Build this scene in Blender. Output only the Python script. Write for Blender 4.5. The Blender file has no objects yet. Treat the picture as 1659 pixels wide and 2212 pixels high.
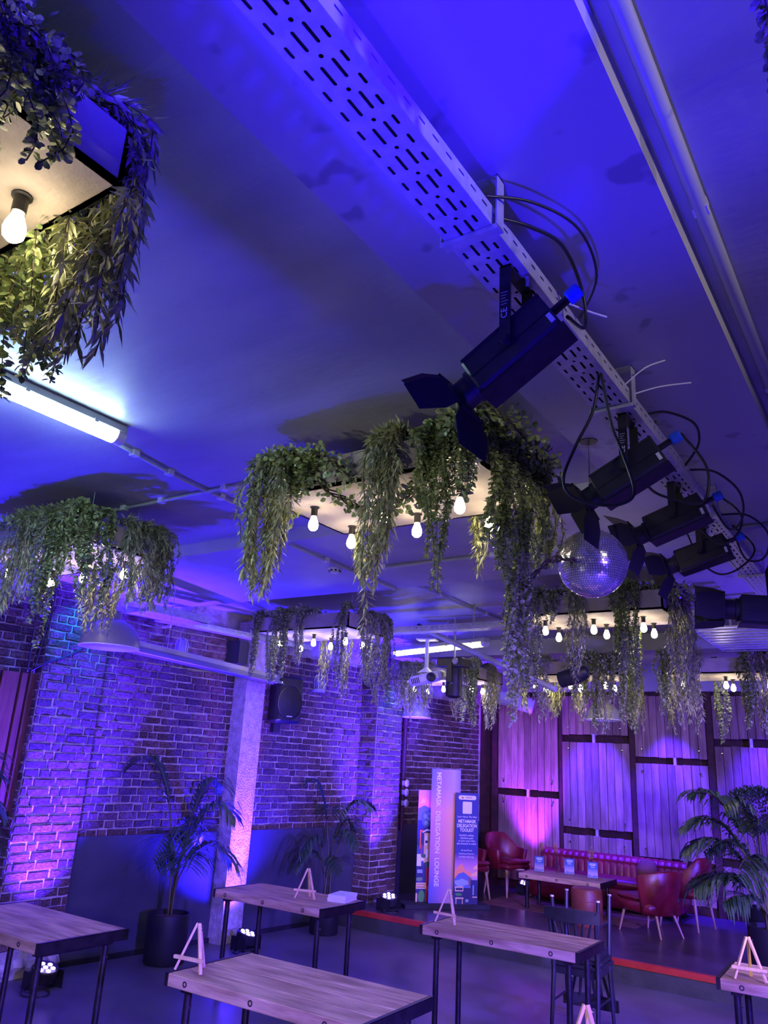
import bpy, math, random
from mathutils import Vector, Matrix

RND = random.Random(11)
S = bpy.context.scene
COL = S.collection
PI = math.pi

# ---------------------------------------------------------------- camera
CAMR = ((0.82981659, -0.12915302, -0.54288482),
        (0.55549398, 0.28393561, 0.78154143),
        (0.0532059, -0.95010529, 0.3073582))
cd = bpy.data.cameras.new('camera'); cam = bpy.data.objects.new('camera', cd); COL.objects.link(cam)
cd.sensor_fit = 'HORIZONTAL'; cd.sensor_width = 36.0; cd.lens = 36.0 * 1661.0 / 1659.0
cd.clip_start = 0.05; cd.clip_end = 100
m = Matrix.Identity(4)
for i in range(3):
    m[i][0] = CAMR[i][0]; m[i][1] = -CAMR[i][1]; m[i][2] = -CAMR[i][2]
m[0][3], m[1][3], m[2][3] = 0.0, 0.0, 1.9
cam.matrix_world = m
S.camera = cam

# ---------------------------------------------------------------- world, exposure, lamps
S.view_settings.view_transform = 'Standard'
S.view_settings.look = 'None'
S.view_settings.gamma = 1.0
S.view_settings.use_curve_mapping = False
S.view_settings.exposure = 0.0
w = bpy.data.worlds.new('world'); S.world = w; w.use_nodes = True
bg = w.node_tree.nodes['Background']
bg.inputs[0].default_value = (0.12, 0.14, 0.24, 1); bg.inputs[1].default_value = 0.10


def lamp(kind, name, loc, aim, color, power, size=0.05, angle=60, blend=0.5):
    d = bpy.data.lights.new(name, kind); d.color = color; d.energy = power
    if kind == 'SPOT':
        d.spot_size = math.radians(angle); d.spot_blend = blend; d.shadow_soft_size = size
    elif kind == 'POINT':
        d.shadow_soft_size = size
    o = bpy.data.objects.new(name, d); COL.objects.link(o); o.location = loc
    if aim is not None:
        o.rotation_euler = (Vector(aim) - Vector(loc)).to_track_quat('-Z', 'Y').to_euler()
    return o


BLUE = (0.020, 0.003, 1.0)
VIO = (0.11, 0.05, 1.0)
# the room's LED wash lights, out of view: deep blue on the ceiling, violet over floor, tables, walls; warm spots on vines, stage and tables are added fill
lamp('SPOT', 'blue_wash', (1.8, 0.0, 2.35), (-0.4, 0.75, 4.15), BLUE, 1700, 0.10, 52, 0.4)
lamp('SPOT', 'blue_wash', (-5.5, 2.3, 0.3), (-4.4, 2.4, 3.4), BLUE, 1000, 0.06, 75, 0.9)
lamp('SPOT', 'blue_wash', (-0.45, 0.5, 0.3), (-0.45, 1.15, 3.35), BLUE, 520, 0.08, 40, 0.9)
lamp('SPOT', 'warm_fill', (-2.2, -0.8, 1.2), (-2.1, 2.7, 2.65), (1.0, 0.95, 0.84), 105, 0.1, 36, 0.8)  # added fill to brighten the vines of the central box
lamp('SPOT', 'warm_fill', (-4.0, -0.8, 1.2), (-4.7, 2.7, 2.6), (1.0, 0.95, 0.84), 45, 0.1, 36, 0.8)  # same added fill for the left edge box and its vines
lamp('SPOT', 'warm_fill', (1.6, 1.4, 3.365), (-0.38, 1.4, 3.41), (1.0, 0.86, 0.72), 70, 0.03, 100, 0.8)
lamp('SPOT', 'blue_wash', (0.3, 8.0, 1.2), (-0.8, 7.2, 3.3), (0.08, 0.02, 1.0), 420, 0.08, 70, 0.8)
lamp('SPOT', 'warm_fill', (0.6, 4.2, 2.0), (-4.2, 9.9, 0.7), (1.0, 0.72, 0.46), 380, 0.15, 50, 0.8)  # added warm fill on the banners and stage, on top of the bulbs
lamp('SPOT', 'warm_fill', (0.4, -1.6, 2.1), (-3.0, 3.6, 0.3), (1.0, 0.74, 0.48), 330, 0.15, 56, 0.7)  # added warm fill over the table tops, helping the bulbs above
lamp('SPOT', 'violet_wash', (2.8, 1.0, 2.1), (-2.6, 5.0, -1.2), VIO, 5600, 0.15, 76, 0.5)
lamp('SPOT', 'violet_wash', (3.2, 6.0, 2.2), (-3.2, 10.2, -1.0), VIO, 4000, 0.15, 76, 0.5)
lamp('SPOT', 'violet_wash', (-1.5, -2.5, 2.1), (-5.6, 5.5, -1.8), VIO, 700, 0.15, 70, 0.5)
# small blue spots on the brick piers and the panel wall
lamp('SPOT', 'pier_spot', (-6.05, 4.45, 3.28), (-6.6, 4.45, 2.75), (0.0, 0.22, 1.0), 60, 0.02, 75, 0.8)
lamp('SPOT', 'pier_spot', (-5.55, 9.0, 3.1), (-6.05, 9.05, 2.45), (0.0, 0.22, 1.0), 50, 0.02, 60, 0.8)
for px, pz in ((-4.04, 3.0), (-2.95, 3.0), (-1.75, 3.0)):
    lamp('SPOT', 'panel_spot', (px, 11.05, pz), (px, 11.62, 1.0), (0.05, 0.010, 1.0), 1350, 0.03, 60, 0.9)
# the four floor uplights in view (their housings are built below): position, aim, power, colour, cone
UPL = [((-6.18, 4.42, 0.0), (-6.56, 4.47, 3.0), 6000, (0.045, 0.010, 1.0), 70, 'brick pier on the left'),
       ((-6.0, 6.60, 0.0), (-6.40, 6.45, 2.2), 1500, (0.02, 0.006, 1.0), 120, 'concrete column'),
       ((-5.60, 8.62, 0.2), (-5.96, 9.1, 3.2), 5000, (0.045, 0.010, 1.0), 70, 'second brick pier on the stage'),
       ((-4.98, 11.24, 0.2), (-5.08, 11.62, 2.4), 1700, (0.20, 0.02, 1.0), 62, 'wooden panels at the back of the stage')]
for (p, a, pw, c, an, _) in UPL:
    lamp('SPOT', 'uplight_beam', (p[0], p[1], p[2] + 0.2), a, c, pw, 0.05, an, 0.9)
lamp('SPOT', 'column_blue', (-6.15, 5.75, 0.15), (-6.42, 6.55, 1.7), BLUE, 1300, 0.04, 56, 0.9)
lamp('SPOT', 'column_pink', (-6.02, 6.7, 0.2), (-6.3, 6.66, 1.4), (1.0, 0.22, 0.75), 190, 0.04, 34, 0.9)


# ---------------------------------------------------------------- materials
def newmat(name):
    mt = bpy.data.materials.new(name); mt.use_nodes = True
    nt = mt.node_tree
    return mt, nt, nt.nodes['Principled BSDF']


def mat(name, c1, c2=None, rough=0.6, metal=0.0, scale=8.0, bump=0.0, bscale=40.0, stretch=(1, 1, 1), spec=0.5, rnd=0.0, detail=6, coat=0.0):
    mt, nt, b = newmat(name)
    b.inputs['Roughness'].default_value = rough; b.inputs['Metallic'].default_value = metal
    b.inputs['Specular IOR Level'].default_value = spec
    b.inputs['Coat Weight'].default_value = coat
    L = nt.links.new
    tc = nt.nodes.new('ShaderNodeTexCoord'); mp = nt.nodes.new('ShaderNodeMapping')
    mp.inputs['Scale'].default_value = stretch
    L(tc.outputs['Object'], mp.inputs['Vector'])
    if c2 is None:
        b.inputs['Base Color'].default_value = (*c1, 1); src = None
    else:
        n = nt.nodes.new('ShaderNodeTexNoise'); n.inputs['Scale'].default_value = scale; n.inputs['Detail'].default_value = detail
        L(mp.outputs['Vector'], n.inputs['Vector'])
        r = nt.nodes.new('ShaderNodeValToRGB')
        r.color_ramp.elements[0].position = 0.35; r.color_ramp.elements[1].position = 0.65
        r.color_ramp.elements[0].color = (*c1, 1); r.color_ramp.elements[1].color = (*c2, 1)
        L(n.outputs['Fac'], r.inputs['Fac']); src = r.outputs['Color']
        if rnd:
            oi = nt.nodes.new('ShaderNodeObjectInfo'); hs = nt.nodes.new('ShaderNodeHueSaturation')
            mr = nt.nodes.new('ShaderNodeMapRange'); mr.inputs['To Min'].default_value = 1 - rnd; mr.inputs['To Max'].default_value = 1 + rnd
            L(oi.outputs['Random'], mr.inputs['Value']); L(mr.outputs['Result'], hs.inputs['Value']); L(src, hs.inputs['Color'])
            # shift the noise per object so pieces differ
            va = nt.nodes.new('ShaderNodeVectorMath'); va.operation = 'ADD'
            sc = nt.nodes.new('ShaderNodeVectorMath'); sc.operation = 'SCALE'; sc.inputs['Scale'].default_value = 37.0
            cx = nt.nodes.new('ShaderNodeCombineXYZ'); L(oi.outputs['Random'], cx.inputs[0]); L(oi.outputs['Random'], cx.inputs[1])
            L(cx.outputs[0], sc.inputs[0]); L(mp.outputs['Vector'], va.inputs[0]); L(sc.outputs['Vector'], va.inputs[1]); L(va.outputs['Vector'], n.inputs['Vector'])
            src = hs.outputs['Color']
        L(src, b.inputs['Base Color'])
    if bump:
        n2 = nt.nodes.new('ShaderNodeTexNoise'); n2.inputs['Scale'].default_value = bscale; n2.inputs['Detail'].default_value = 8
        L(mp.outputs['Vector'], n2.inputs['Vector'])
        bp = nt.nodes.new('ShaderNodeBump'); bp.inputs['Strength'].default_value = bump; bp.inputs['Distance'].default_value = 0.02
        L(n2.outputs['Fac'], bp.inputs['Height']); L(bp.outputs['Normal'], b.inputs['Normal'])
    return mt


def emit(name, c, s):
    mt, nt, b = newmat(name)
    b.inputs['Base Color'].default_value = (*c, 1)
    b.inputs['Emission Color'].default_value = (*c, 1); b.inputs['Emission Strength'].default_value = s
    return mt


M = {}
M['ceiling'] = mat('ceiling_paint', (.34, .345, .35), (.43, .435, .44), .42, scale=1.2, bump=.12, bscale=9, stretch=(1, 3, 1))  # darker than the beams: part of the recess shade is in this colour
M['beamface'] = mat('beam_paint', (.42, .43, .44), (.50, .50, .51), .55, scale=3, bump=.10, bscale=12)
M['soffit'] = mat('stained_beam_paint', (.30, .30, .31), (.46, .46, .47), .55, scale=7, bump=.08, bscale=9, detail=2)
r_ = [n for n in M['soffit'].node_tree.nodes if n.type == 'VALTORGB'][0]; r_.color_ramp.elements[0].position = .30; r_.color_ramp.elements[1].position = .36
M['floor'] = mat('polished_concrete', (.095, .09, .10), (.155, .148, .16), .34, scale=1.6, bump=.05, bscale=3, spec=.5)
M['stage'] = mat('stage_floor', (.05, .04, .05), (.08, .068, .08), .28, scale=2.5, bump=.03, bscale=3)
M['riser'] = mat('stage_riser', (.045, .05, .05), (.07, .075, .075), .7, scale=5, bump=.2)
M['red'] = mat('red_edge', (.45, .03, .02), (.55, .05, .03), .45, scale=9)
M['mortar'] = mat('mortar', (.30, .27, .24), (.58, .53, .46), .9, scale=7, bump=1.0, bscale=28)
M['brick'] = mat('old_brick', (.085, .030, .018), (.30, .20, .155), .85, scale=7, bump=1.0, bscale=24, rnd=.45)
M['dado'] = mat('painted_plaster', (.035, .041, .047), (.055, .062, .068), .6, scale=2.5, bump=.35, bscale=6)
M['concrete'] = mat('rough_concrete', (.42, .38, .36), (.62, .58, .56), .85, scale=14, bump=.9, bscale=45)
M['black'] = mat('black_paint', (.012, .012, .014), (.02, .02, .023), .45, scale=20)
M['blackmatt'] = mat('black_matt', (.015, .015, .016), None, .8)
M['rubber'] = mat('black_rubber', (.018, .018, .02), None, .38)
M['steel'] = mat('galvanised_steel', (.50, .51, .54), (.66, .66, .68), .40, metal=.35, scale=25, bump=.04, bscale=60)
M['darksteel'] = mat('rusty_frame', (.035, .010, .010), (.07, .018, .015), .6, scale=9, bump=.2)
M['legsteel'] = mat('dark_leg_steel', (.025, .02, .025), (.05, .04, .045), .35, metal=.6, scale=12)
M['chrome'] = mat('chrome', (.75, .75, .78), None, .15, metal=1.0)
M['whiteplastic'] = mat('white_plastic', (.70, .70, .72), None, .35)
M['greyplastic'] = mat('grey_plastic', (.42, .43, .45), None, .45)
M['enamel'] = mat('enamel_shade', (.22, .23, .26), None, .35)
M['enamelwhite'] = mat('enamel_inside', (.8, .8, .78), None, .4)
M['blueplug'] = mat('blue_plug', (.02, .10, .75), None, .4)
M['box'] = mat('planter_board', (.30, .26, .22), (.38, .33, .28), .75, scale=7, bump=.15, bscale=60)
M['plank'] = mat('scaffold_plank', (.20, .14, .085), (.36, .26, .165), .75, scale=3.0, bump=.45, bscale=18, stretch=(5, 5, .7), rnd=.30)
M['slatwood'] = mat('red_cedar_slat', (.10, .035, .015), (.17, .065, .03), .5, scale=5, bump=.15, stretch=(8, 8, .6), rnd=.25)
M['tabletop'] = mat('worn_timber', (.32, .19, .10), (.66, .45, .27), .55, scale=3.2, bump=.3, bscale=14, stretch=(.9, 5, 5), rnd=.12)
M['pine'] = mat('pale_pine', (.70, .48, .22), (.85, .60, .30), .6, scale=6, stretch=(9, 9, 1), bump=.05)
M['leatherred'] = mat('red_leather', (.15, .008, .014), (.23, .014, .024), .34, scale=4, bump=.12, bscale=70, spec=.6)
M['leatherbrown'] = mat('tan_leather', (.20, .05, .025), (.30, .08, .04), .4, scale=5, bump=.12, bscale=70)
M['legwood'] = mat('light_legs', (.42, .25, .14), (.5, .32, .2), .45, scale=5)
M['rug'] = mat('worn_rug', (.12, .04, .03), (.24, .10, .07), .95, scale=4, bump=.5, bscale=120)
M['paper'] = mat('white_paper', (.80, .80, .80), None, .6)
M['glass'] = mat('clear_glass', (.9, .95, .95), None, .03)
M['glass'].node_tree.nodes['Principled BSDF'].inputs['Transmission Weight'].default_value = 1.0
M['willow'] = mat('willow_leaf', (.22, .26, .12), (.52, .55, .30), .42, scale=35, detail=2)
M['round'] = mat('round_leaf', (.14, .23, .07), (.44, .50, .22), .38, scale=40, detail=2)
M['twig'] = mat('twig', (.05, .03, .02), (.09, .06, .04), .8, scale=30)
M['palm'] = mat('palm_leaf', (.03, .07, .03), (.07, .13, .06), .35, scale=6, detail=3)
M['palmstem'] = mat('palm_stem', (.07, .09, .03), (.14, .14, .06), .5, scale=8)
M['soil'] = mat('potting_bark', (.10, .05, .03), (.2, .11, .07), .95, scale=40, bump=.6)
M['pot'] = mat('black_pot', (.012, .012, .015), None, .5)
M['cover'] = mat('dried_flower', (.40, .20, .08), (.55, .32, .14), .8, scale=60)
M['bulb'] = emit('lit_bulb', (1.0, .82, .56), 60)
M['tube_cyan'] = emit('cold_tube', (.62, .95, 1.0), 46)
M['tube_warm'] = emit('warm_tube', (1.0, .93, .45), 7)
M['led'] = emit('led_lens', (.42, .30, 1.0), 12)
M['ledcyan'] = emit('led_dot', (.6, .8, 1.0), 6)
M['mirror'] = mat('mirror_tile', (.90, .90, .92), None, .16, metal=.8)
M['ballcore'] = mat('ball_core', (.03, .03, .035), None, .6)
M['grille'] = mat('speaker_grille', (.01, .01, .012), (.03, .03, .035), .5, metal=.4, scale=300)


def pcol(name, c, r=.55):
    return mat(name, c, None, r)


# ---------------------------------------------------------------- mesh builder
class MB:
    def __init__(s):
        s.v = []; s.f = []

    def add(s, vs, fs, T=None):
        k = len(s.v)
        for p in vs:
            p = Vector(p)
            s.v.append(tuple(T @ p) if T is not None else tuple(p))
        s.f += [tuple(i + k for i in f) for f in fs]
        return s

    def box(s, x0, x1, y0, y1, z0, z1, T=None):
        vs = [(x0, y0, z0), (x1, y0, z0), (x1, y1, z0), (x0, y1, z0), (x0, y0, z1), (x1, y0, z1), (x1, y1, z1), (x0, y1, z1)]
        return s.add(vs, [(3, 2, 1, 0), (4, 5, 6, 7), (0, 1, 5, 4), (1, 2, 6, 5), (2, 3, 7, 6), (3, 0, 4, 7)], T)

    def cbox(s, x0, x1, y0, y1, z0, z1, c, T=None):
        """box with chamfered edges along all sides"""
        vs = []; fs = []
        def ring(x0, x1, y0, y1, c, z):
            return [(x0 + c, y0, z), (x1 - c, y0, z), (x1, y0 + c, z), (x1, y1 - c, z), (x1 - c, y1, z), (x0 + c, y1, z), (x0, y1 - c, z), (x0, y0 + c, z)]
        rs = [ring(x0 + c, x1 - c, y0 + c, y1 - c, c * .4, z0), ring(x0, x1, y0, y1, c, z0 + c), ring(x0, x1, y0, y1, c, z1 - c), ring(x0 + c, x1 - c, y0 + c, y1 - c, c * .4, z1)]
        for r in rs: vs += r
        for k in range(3):
            for i in range(8):
                j = (i + 1) % 8
                fs.append((k * 8 + i, k * 8 + j, k * 8 + 8 + j, k * 8 + 8 + i))
        fs.append(tuple(range(7, -1, -1))); fs.append(tuple(range(24, 32)))
        return s.add(vs, fs, T)

    def tube(s, pts, r, n=8, caps=True, T=None):
        pts = [Vector(p) for p in pts]
        rr = r if isinstance(r, (list, tuple)) else [r] * len(pts)
        vs = []; fs = []; up = None
        for i, p in enumerate(pts):
            a = pts[max(i - 1, 0)]; b = pts[min(i + 1, len(pts) - 1)]
            t = (b - a).normalized() if (b - a).length > 1e-9 else Vector((0, 0, 1))
            if up is None:
                up = t.orthogonal().normalized()
            up = (up - t * up.dot(t))
            up = up.normalized() if up.length > 1e-6 else t.orthogonal().normalized()
            bi = t.cross(up)
            for k in range(n):
                a_ = 2 * PI * k / n
                vs.append(p + (up * math.cos(a_) + bi * math.sin(a_)) * rr[i])
        for i in range(len(pts) - 1):
            for k in range(n):
                k2 = (k + 1) % n
                fs.append((i * n + k, i * n + k2, (i + 1) * n + k2, (i + 1) * n + k))
        if caps:
            fs.append(tuple(range(n - 1, -1, -1))); e = (len(pts) - 1) * n
            fs.append(tuple(range(e, e + n)))
        return s.add(vs, fs, T)

    def lathe(s, prof, n=24, T=None, cap0=False, cap1=False):
        vs = []; fs = []
        for (r, z) in prof:
            for k in range(n):
                a = 2 * PI * k / n
                vs.append((r * math.cos(a), r * math.sin(a), z))
        for i in range(len(prof) - 1):
            for k in range(n):
                k2 = (k + 1) % n
                fs.append((i * n + k, i * n + k2, (i + 1) * n + k2, (i + 1) * n + k))
        if cap0: fs.append(tuple(range(n - 1, -1, -1)))
        if cap1:
            e = (len(prof) - 1) * n; fs.append(tuple(range(e, e + n)))
        return s.add(vs, fs, T)

    def prism(s, poly, d, T=None):
        """polygon in XZ, extruded in +y by d"""
        n = len(poly)
        vs = [(x, 0, z) for x, z in poly] + [(x, d, z) for x, z in poly]
        fs = [tuple(range(n)), tuple(range(2 * n - 1, n - 1, -1))]
        for i in range(n):
            j = (i + 1) % n
            fs.append((i, i + n, j + n, j))
        return s.add(vs, fs, T)

    def mesh(s, name, mt, smooth=False):
        me = bpy.data.meshes.new(name); me.from_pydata(s.v, [], s.f); me.materials.append(mt)
        if smooth:
            me.shade_smooth()
            if smooth != 'full':
                me.set_sharp_from_angle(angle=math.radians(38))
        return me

    def build(s, name, mt, parent=None, smooth=False, loc=None, bevel=0.0):
        o = bpy.data.objects.new(name, s.mesh(name, mt, smooth)); COL.objects.link(o)
        if parent is not None: o.parent = parent
        if loc is not None: o.location = loc
        if bevel:
            b = o.modifiers.new('bevel', 'BEVEL'); b.width = bevel; b.segments = 2; b.limit_method = 'ANGLE'
        return o


def inst(name, me, parent=None, loc=(0, 0, 0), rot=(0, 0, 0), scale=(1, 1, 1)):
    o = bpy.data.objects.new(name, me); COL.objects.link(o)
    if parent is not None: o.parent = parent
    o.location = loc; o.rotation_euler = rot; o.scale = scale
    return o


def tag(o, label=None, cat=None, group=None, kind=None):
    if label: o['label'] = label
    if cat: o['category'] = cat
    if group: o['group'] = group
    if kind: o['kind'] = kind
    return o


def thing(name, label, cat, loc=(0, 0, 0), rz=0.0, group=None):
    o = bpy.data.objects.new(name, None); COL.objects.link(o)
    o.location = loc; o.rotation_euler = (0, 0, rz); o.empty_display_size = .1
    return tag(o, label, cat, group)


def struct(name, mb, mt, parent=None, smooth=False):
    o = mb.build(name, mt, parent, smooth)
    if parent is None: o['kind'] = 'structure'
    return o


def spline(pts, k=6):
    pts = [Vector(p) for p in pts]; out = []
    for i in range(len(pts) - 1):
        p0 = pts[max(i - 1, 0)]; p1 = pts[i]; p2 = pts[i + 1]; p3 = pts[min(i + 2, len(pts) - 1)]
        for j in range(k):
            t = j / k
            out.append(.5 * ((2 * p1) + (p2 - p0) * t + (2 * p0 - 5 * p1 + 4 * p2 - p3) * t * t + (3 * p1 - p0 - 3 * p2 + p3) * t ** 3))
    out.append(pts[-1])
    return out


def text_mesh(txt, size, mt, name='lettering', align='CENTER', spacing=1.0, bold=0.0, ext=.002):
    c = bpy.data.curves.new('t', 'FONT'); c.body = txt; c.size = size; c.align_x = align; c.align_y = 'CENTER'
    c.extrude = ext; c.space_character = spacing; c.offset = bold; c.resolution_u = 3
    o = bpy.data.objects.new('t', c); COL.objects.link(o)
    dg = bpy.context.evaluated_depsgraph_get(); dg.update()
    me = bpy.data.meshes.new_from_object(o.evaluated_get(dg))
    bpy.data.objects.remove(o); bpy.data.curves.remove(c)
    me.name = name; me.materials.clear(); me.materials.append(mt)
    return me


# ================================================================ ROOM SHELL
ZC, ZS = 3.45, 3.35      # ceiling, beam soffit
struct('floor', MB().box(-7.2, 4.2, -4.2, 8.31, -.1, 0), M['floor'])
struct('ceiling', MB().box(-7.2, 4.2, -4.2, 12, ZC, ZC + .15), M['ceiling'])
struct('trim_1', MB().box(-1.177, -.383, -4.2, 3.97, ZS, ZC + .02).box(-1.177, -.383, 5.54, 8.4, ZS, ZC + .02), M['soffit'])
struct('trim_2', MB().box(-7.1, 4.2, 3.97, 5.55, ZS, ZC + .02), M['beamface'])
struct('trim_3', MB().box(-7.0, 4.2, 9.0, 10.3, 3.26, ZC + .02), M['beamface'])
struct('wall_right', MB().box(4.1, 4.3, -4.2, 12, 0, 3.5), M['dado'])
struct('wall_front', MB().box(-7.2, 4.2, -4.4, -4.2, 0, 3.5), M['dado'])

# stage: platform with red nosing
st = struct('stage_platform', MB().box(-6.4, 4.1, 8.31, 11.75, -.1, .2), M['stage'])
MB().box(-6.4, 4.1, 8.285, 8.312, 0, .15).build('riser', M['riser'], st)
MB().box(-6.4, 4.1, 8.275, 8.33, .15, .203).build('nosing', M['red'], st)

# ---------------------------------------------------------------- bricks
BV = []
for k in range(7):
    r = random.Random(100 + k); us = (-.5, -.46, 0, .46, .5); zs = (-.5, -.40, .40, .5)
    vs = []; fs = []
    for iz, z in enumerate(zs):
        for iu, u in enumerate(us):
            edge = iu in (0, 4) or iz in (0, 3)
            vs.append((u + r.uniform(-.018, .018), -.18 + r.uniform(-.10, .10) if edge else -.5 + r.uniform(-.16, .10), z + r.uniform(-.06, .06)))
    for iz in range(3):
        for iu in range(4):
            a = iz * 5 + iu; fs.append((a, a + 1, a + 6, a + 5))
    ringi = [0, 1, 2, 3, 4, 9, 14, 19, 18, 17, 16, 15, 10, 5]
    b0 = len(vs)
    for i in ringi: vs.append((vs[i][0], .5, vs[i][2]))
    n = len(ringi)
    for i in range(n):
        j = (i + 1) % n; fs.append((ringi[j], ringi[i], b0 + i, b0 + j))
    BV.append(MB().add(vs, fs).mesh('brick', M['brick']))
NB = [0]


def bricks(parent, u0, u1, z0, z1, seed, cap=300, skip=None, count=0, depth=.017, T0=None):
    """lay courses over u0..u1, z0..z1 on the local face y=0 of parent (outward -y)"""
    r = random.Random(seed); h = .0765; extra = MB(); c0 = 0
    nc = int(round((z1 - z0) / h)); h = (z1 - z0) / nc
    cells = []
    for c in range(nc):
        z = z0 + (c + .5) * h; u = u0; alt = c % 2
        first = True
        while u < u1 - .02:
            if alt: L = .218 if r.random() < .8 else .105
            else: L = .105 if r.random() < .55 else .218
            if first and not alt: L = .06 if r.random() < .3 else .16
            first = False
            L = min(L * r.uniform(.95, 1.05), u1 - u)
            if u1 - (u + L) < .05: L = u1 - u
            if L > .035 and not (skip and skip(u + L / 2, z)): cells.append((u + L / 2, z + r.uniform(-.004, .004), L - r.uniform(.012, .022), h - r.uniform(.012, .020)))
            u += L
    for i, (u, z, L, hh) in enumerate(cells):
        me = BV[r.randrange(len(BV))]; dy = r.uniform(-.006, .004); sx = r.choice((1, 1))
        if count + i < cap:
            o = inst('brick', me, parent, (u, dy, z), (0, r.uniform(-.022, .022), 0), (L, depth, hh))
            if T0 is not None:
                q = T0 @ Vector((u, dy, z)); o.location = q; o.rotation_euler = (0, 0, T0.to_euler().z)
        else:
            T = (T0 or Matrix()) @ Matrix.Translation((u, dy, z)) @ Matrix.Diagonal((L, depth, hh, 1))
            extra.add([v.co for v in me.vertices], [tuple(p.vertices) for p in me.polygons], T)
    if extra.v:
        o = extra.build('brickwork', M['brick'], parent); o['kind'] = 'stuff'
    return count + len(cells)


TH = math.atan(.1)
ct, sn = math.cos(TH), math.sin(TH)


def wx(y): return -6.66 + .1 * (y - 4.88)


def wallframe(name, y0, y1, base_y=None):
    """section of the slanting left wall as a slab, local x along it, local -y into the room"""
    L = (y1 - y0) / ct
    o = struct(name, MB().box(0, L, .004, .25, 0, 3.46), M['mortar'])
    o.location = (wx(y0), y0, 0); o.rotation_euler = (0, 0, PI / 2 - TH)
    return o, L


def U(y, y0): return (y - y0) / ct


wa, La = wallframe('wall_left', -4.2, 6.66)
n = bricks(wa, U(3.55, -4.2), U(4.16, -4.2), 2.46, 3.2, 1)
n = bricks(wa, U(3.75, -4.2), U(4.16, -4.2), .62, 1.3, 2, count=n)
n = bricks(wa, U(4.80, -4.2), U(6.53, -4.2), 1.06, 3.2, 3, count=n)
wb, Lb = wallframe('wall_left', 6.66, 9.06)
n = bricks(wb, U(6.82, 6.66), U(8.76, 6.66), 1.06, 3.1, 4)
wc, Lc = wallframe('wall_left', 9.06, 11.75)
n = bricks(wc, U(9.37, 9.06), U(11.66, 9.06), 1.06, 2.85, 5)

# painted plaster dado along the foot of the brick wall
for i, (y0, y1, zb) in enumerate(((4.80, 6.54, 0), (6.82, 8.76, 0), (9.36, 11.7, .2))):
    o = struct('trim_%d' % (4 + i), MB().box(0, (y1 - y0) / ct, -.028, .05, zb, 1.05), M['dado'])
    o.location = (wx(y0), y0, 0); o.rotation_euler = (0, 0, PI / 2 - TH)
    MB().box(0, (y1 - y0) / ct, -.03, .02, 1.03, 1.075).build('ledge', M['dado'], o)
o = struct('baseboard_left', MB().box(0, 3.4, -.05, -.028, 0, .045), M['black']); o.location = (wx(4.85), 4.85, 0); o.rotation_euler = (0, 0, PI / 2 - TH)


# two brick piers
def pier(x, y0, y1, z0, side, seed):
    p = struct('brick_pier', MB().box(x - side - .1, x - .004, y0 + .004, y1 - .004, z0, 3.46), M['mortar'])
    F = Matrix.Translation((x, y0, 0)) @ Matrix.Rotation(PI / 2, 4, 'Z')
    nn = bricks(p, 0, y1 - y0, z0 + .22 if z0 == 0 else z0 + .02, 3.42, seed, T0=F)
    bricks(p, 0, side, z0 + .02, 3.42, seed + 1, count=nn, T0=Matrix.Translation((x - side, y0, 0)))
    if z0 == 0:
        r = random.Random(5)
        for k in range(6):
            y = y0 + .06 + k * .11
            rb = MB().lathe([(.001, -.06), (.06, -.045), (.085, 0), (.06, .05), (.001, .065)], 7)
            rb.v = [(a * r.uniform(.7, 1.1), b * r.uniform(.7, 1.2), c) for a, b, c in rb.v]
            rb.build('footing_stone', M['mortar'], p, loc=(x - .02, y, .07 + r.uniform(0, .06)))
    return p


pier(-6.55, 4.14, 4.80, 0, .16, 31)
pier(-6.0, 8.75, 9.37, .2, .30, 41)

cc = struct('concrete_column', MB().box(-6.72, -6.29, 6.52, 6.83, 0, 3.36), M['concrete'])
MB().box(-6.62, -6.31, 6.36, 6.50, 2.86, 3.12).build('bearing_plate', M['dado'], cc)

# ---------------------------------------------------------------- back wall, frame and panels
wbk = struct('wall_back', MB().box(-6.3, 4.2, 11.72, 11.9, 0, 3.5), M['darksteel'])
MB().box(-6.1, 4.1, 11.60, 11.72, 3.06, 3.45).build('bulkhead', M['ceiling'], wbk)
fr = struct('panel_frame', MB().box(-6.05, 4.0, 11.66, 11.7, .2, .30), M['darksteel'])
for x0, x1 in ((-5.72, -5.61), (-4.605, -4.545), (-3.53, -3.45), (-2.465, -2.375), (-1.395, -1.30), (-.35, -.27)):
    MB().box(x0, x1, 11.62, 11.71, .2, 3.06).build('post', M['darksteel'], fr)
PAN = [(-5.6, -4.61, 1.6, 2.98, 'tall panel beside the brick corner, upper'), (-5.6, -4.61, .32, 1.5, 'panel with a pink uplight glow behind the coffee table'),
       (-4.54, -3.54, 2.43, 3.0, 'short panel under the dark foliage, top of second column'), (-4.54, -3.53, 1.13, 2.32, 'large blue lit panel in the middle of second column'),
       (-4.54, -3.55, .34, 1.03, 'low panel behind the red sofa'), (-3.445, -2.47, 2.15, 3.0, 'panel with a bright blue spot, top of third column'),
       (-3.45, -2.47, .84, 2.06, 'large panel above the two armchairs, third column'), (-3.46, -2.48, .31, .74, 'low panel behind the legs of the right armchair'),
       (-2.37, -1.4, 2.43, 3.0, 'top panel of the rightmost column'), (-2.37, -1.4, .92, 2.33, 'tall panel behind the topiary tree'),
       (-2.37, -1.4, .34, .82, 'low panel behind the palm at the right'), (-1.29, -.36, 1.2, 3.0, 'panel beyond the topiary at the right end'), (-1.29, -.36, .34, 1.1, 'lowest panel at the far right end')]
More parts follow.
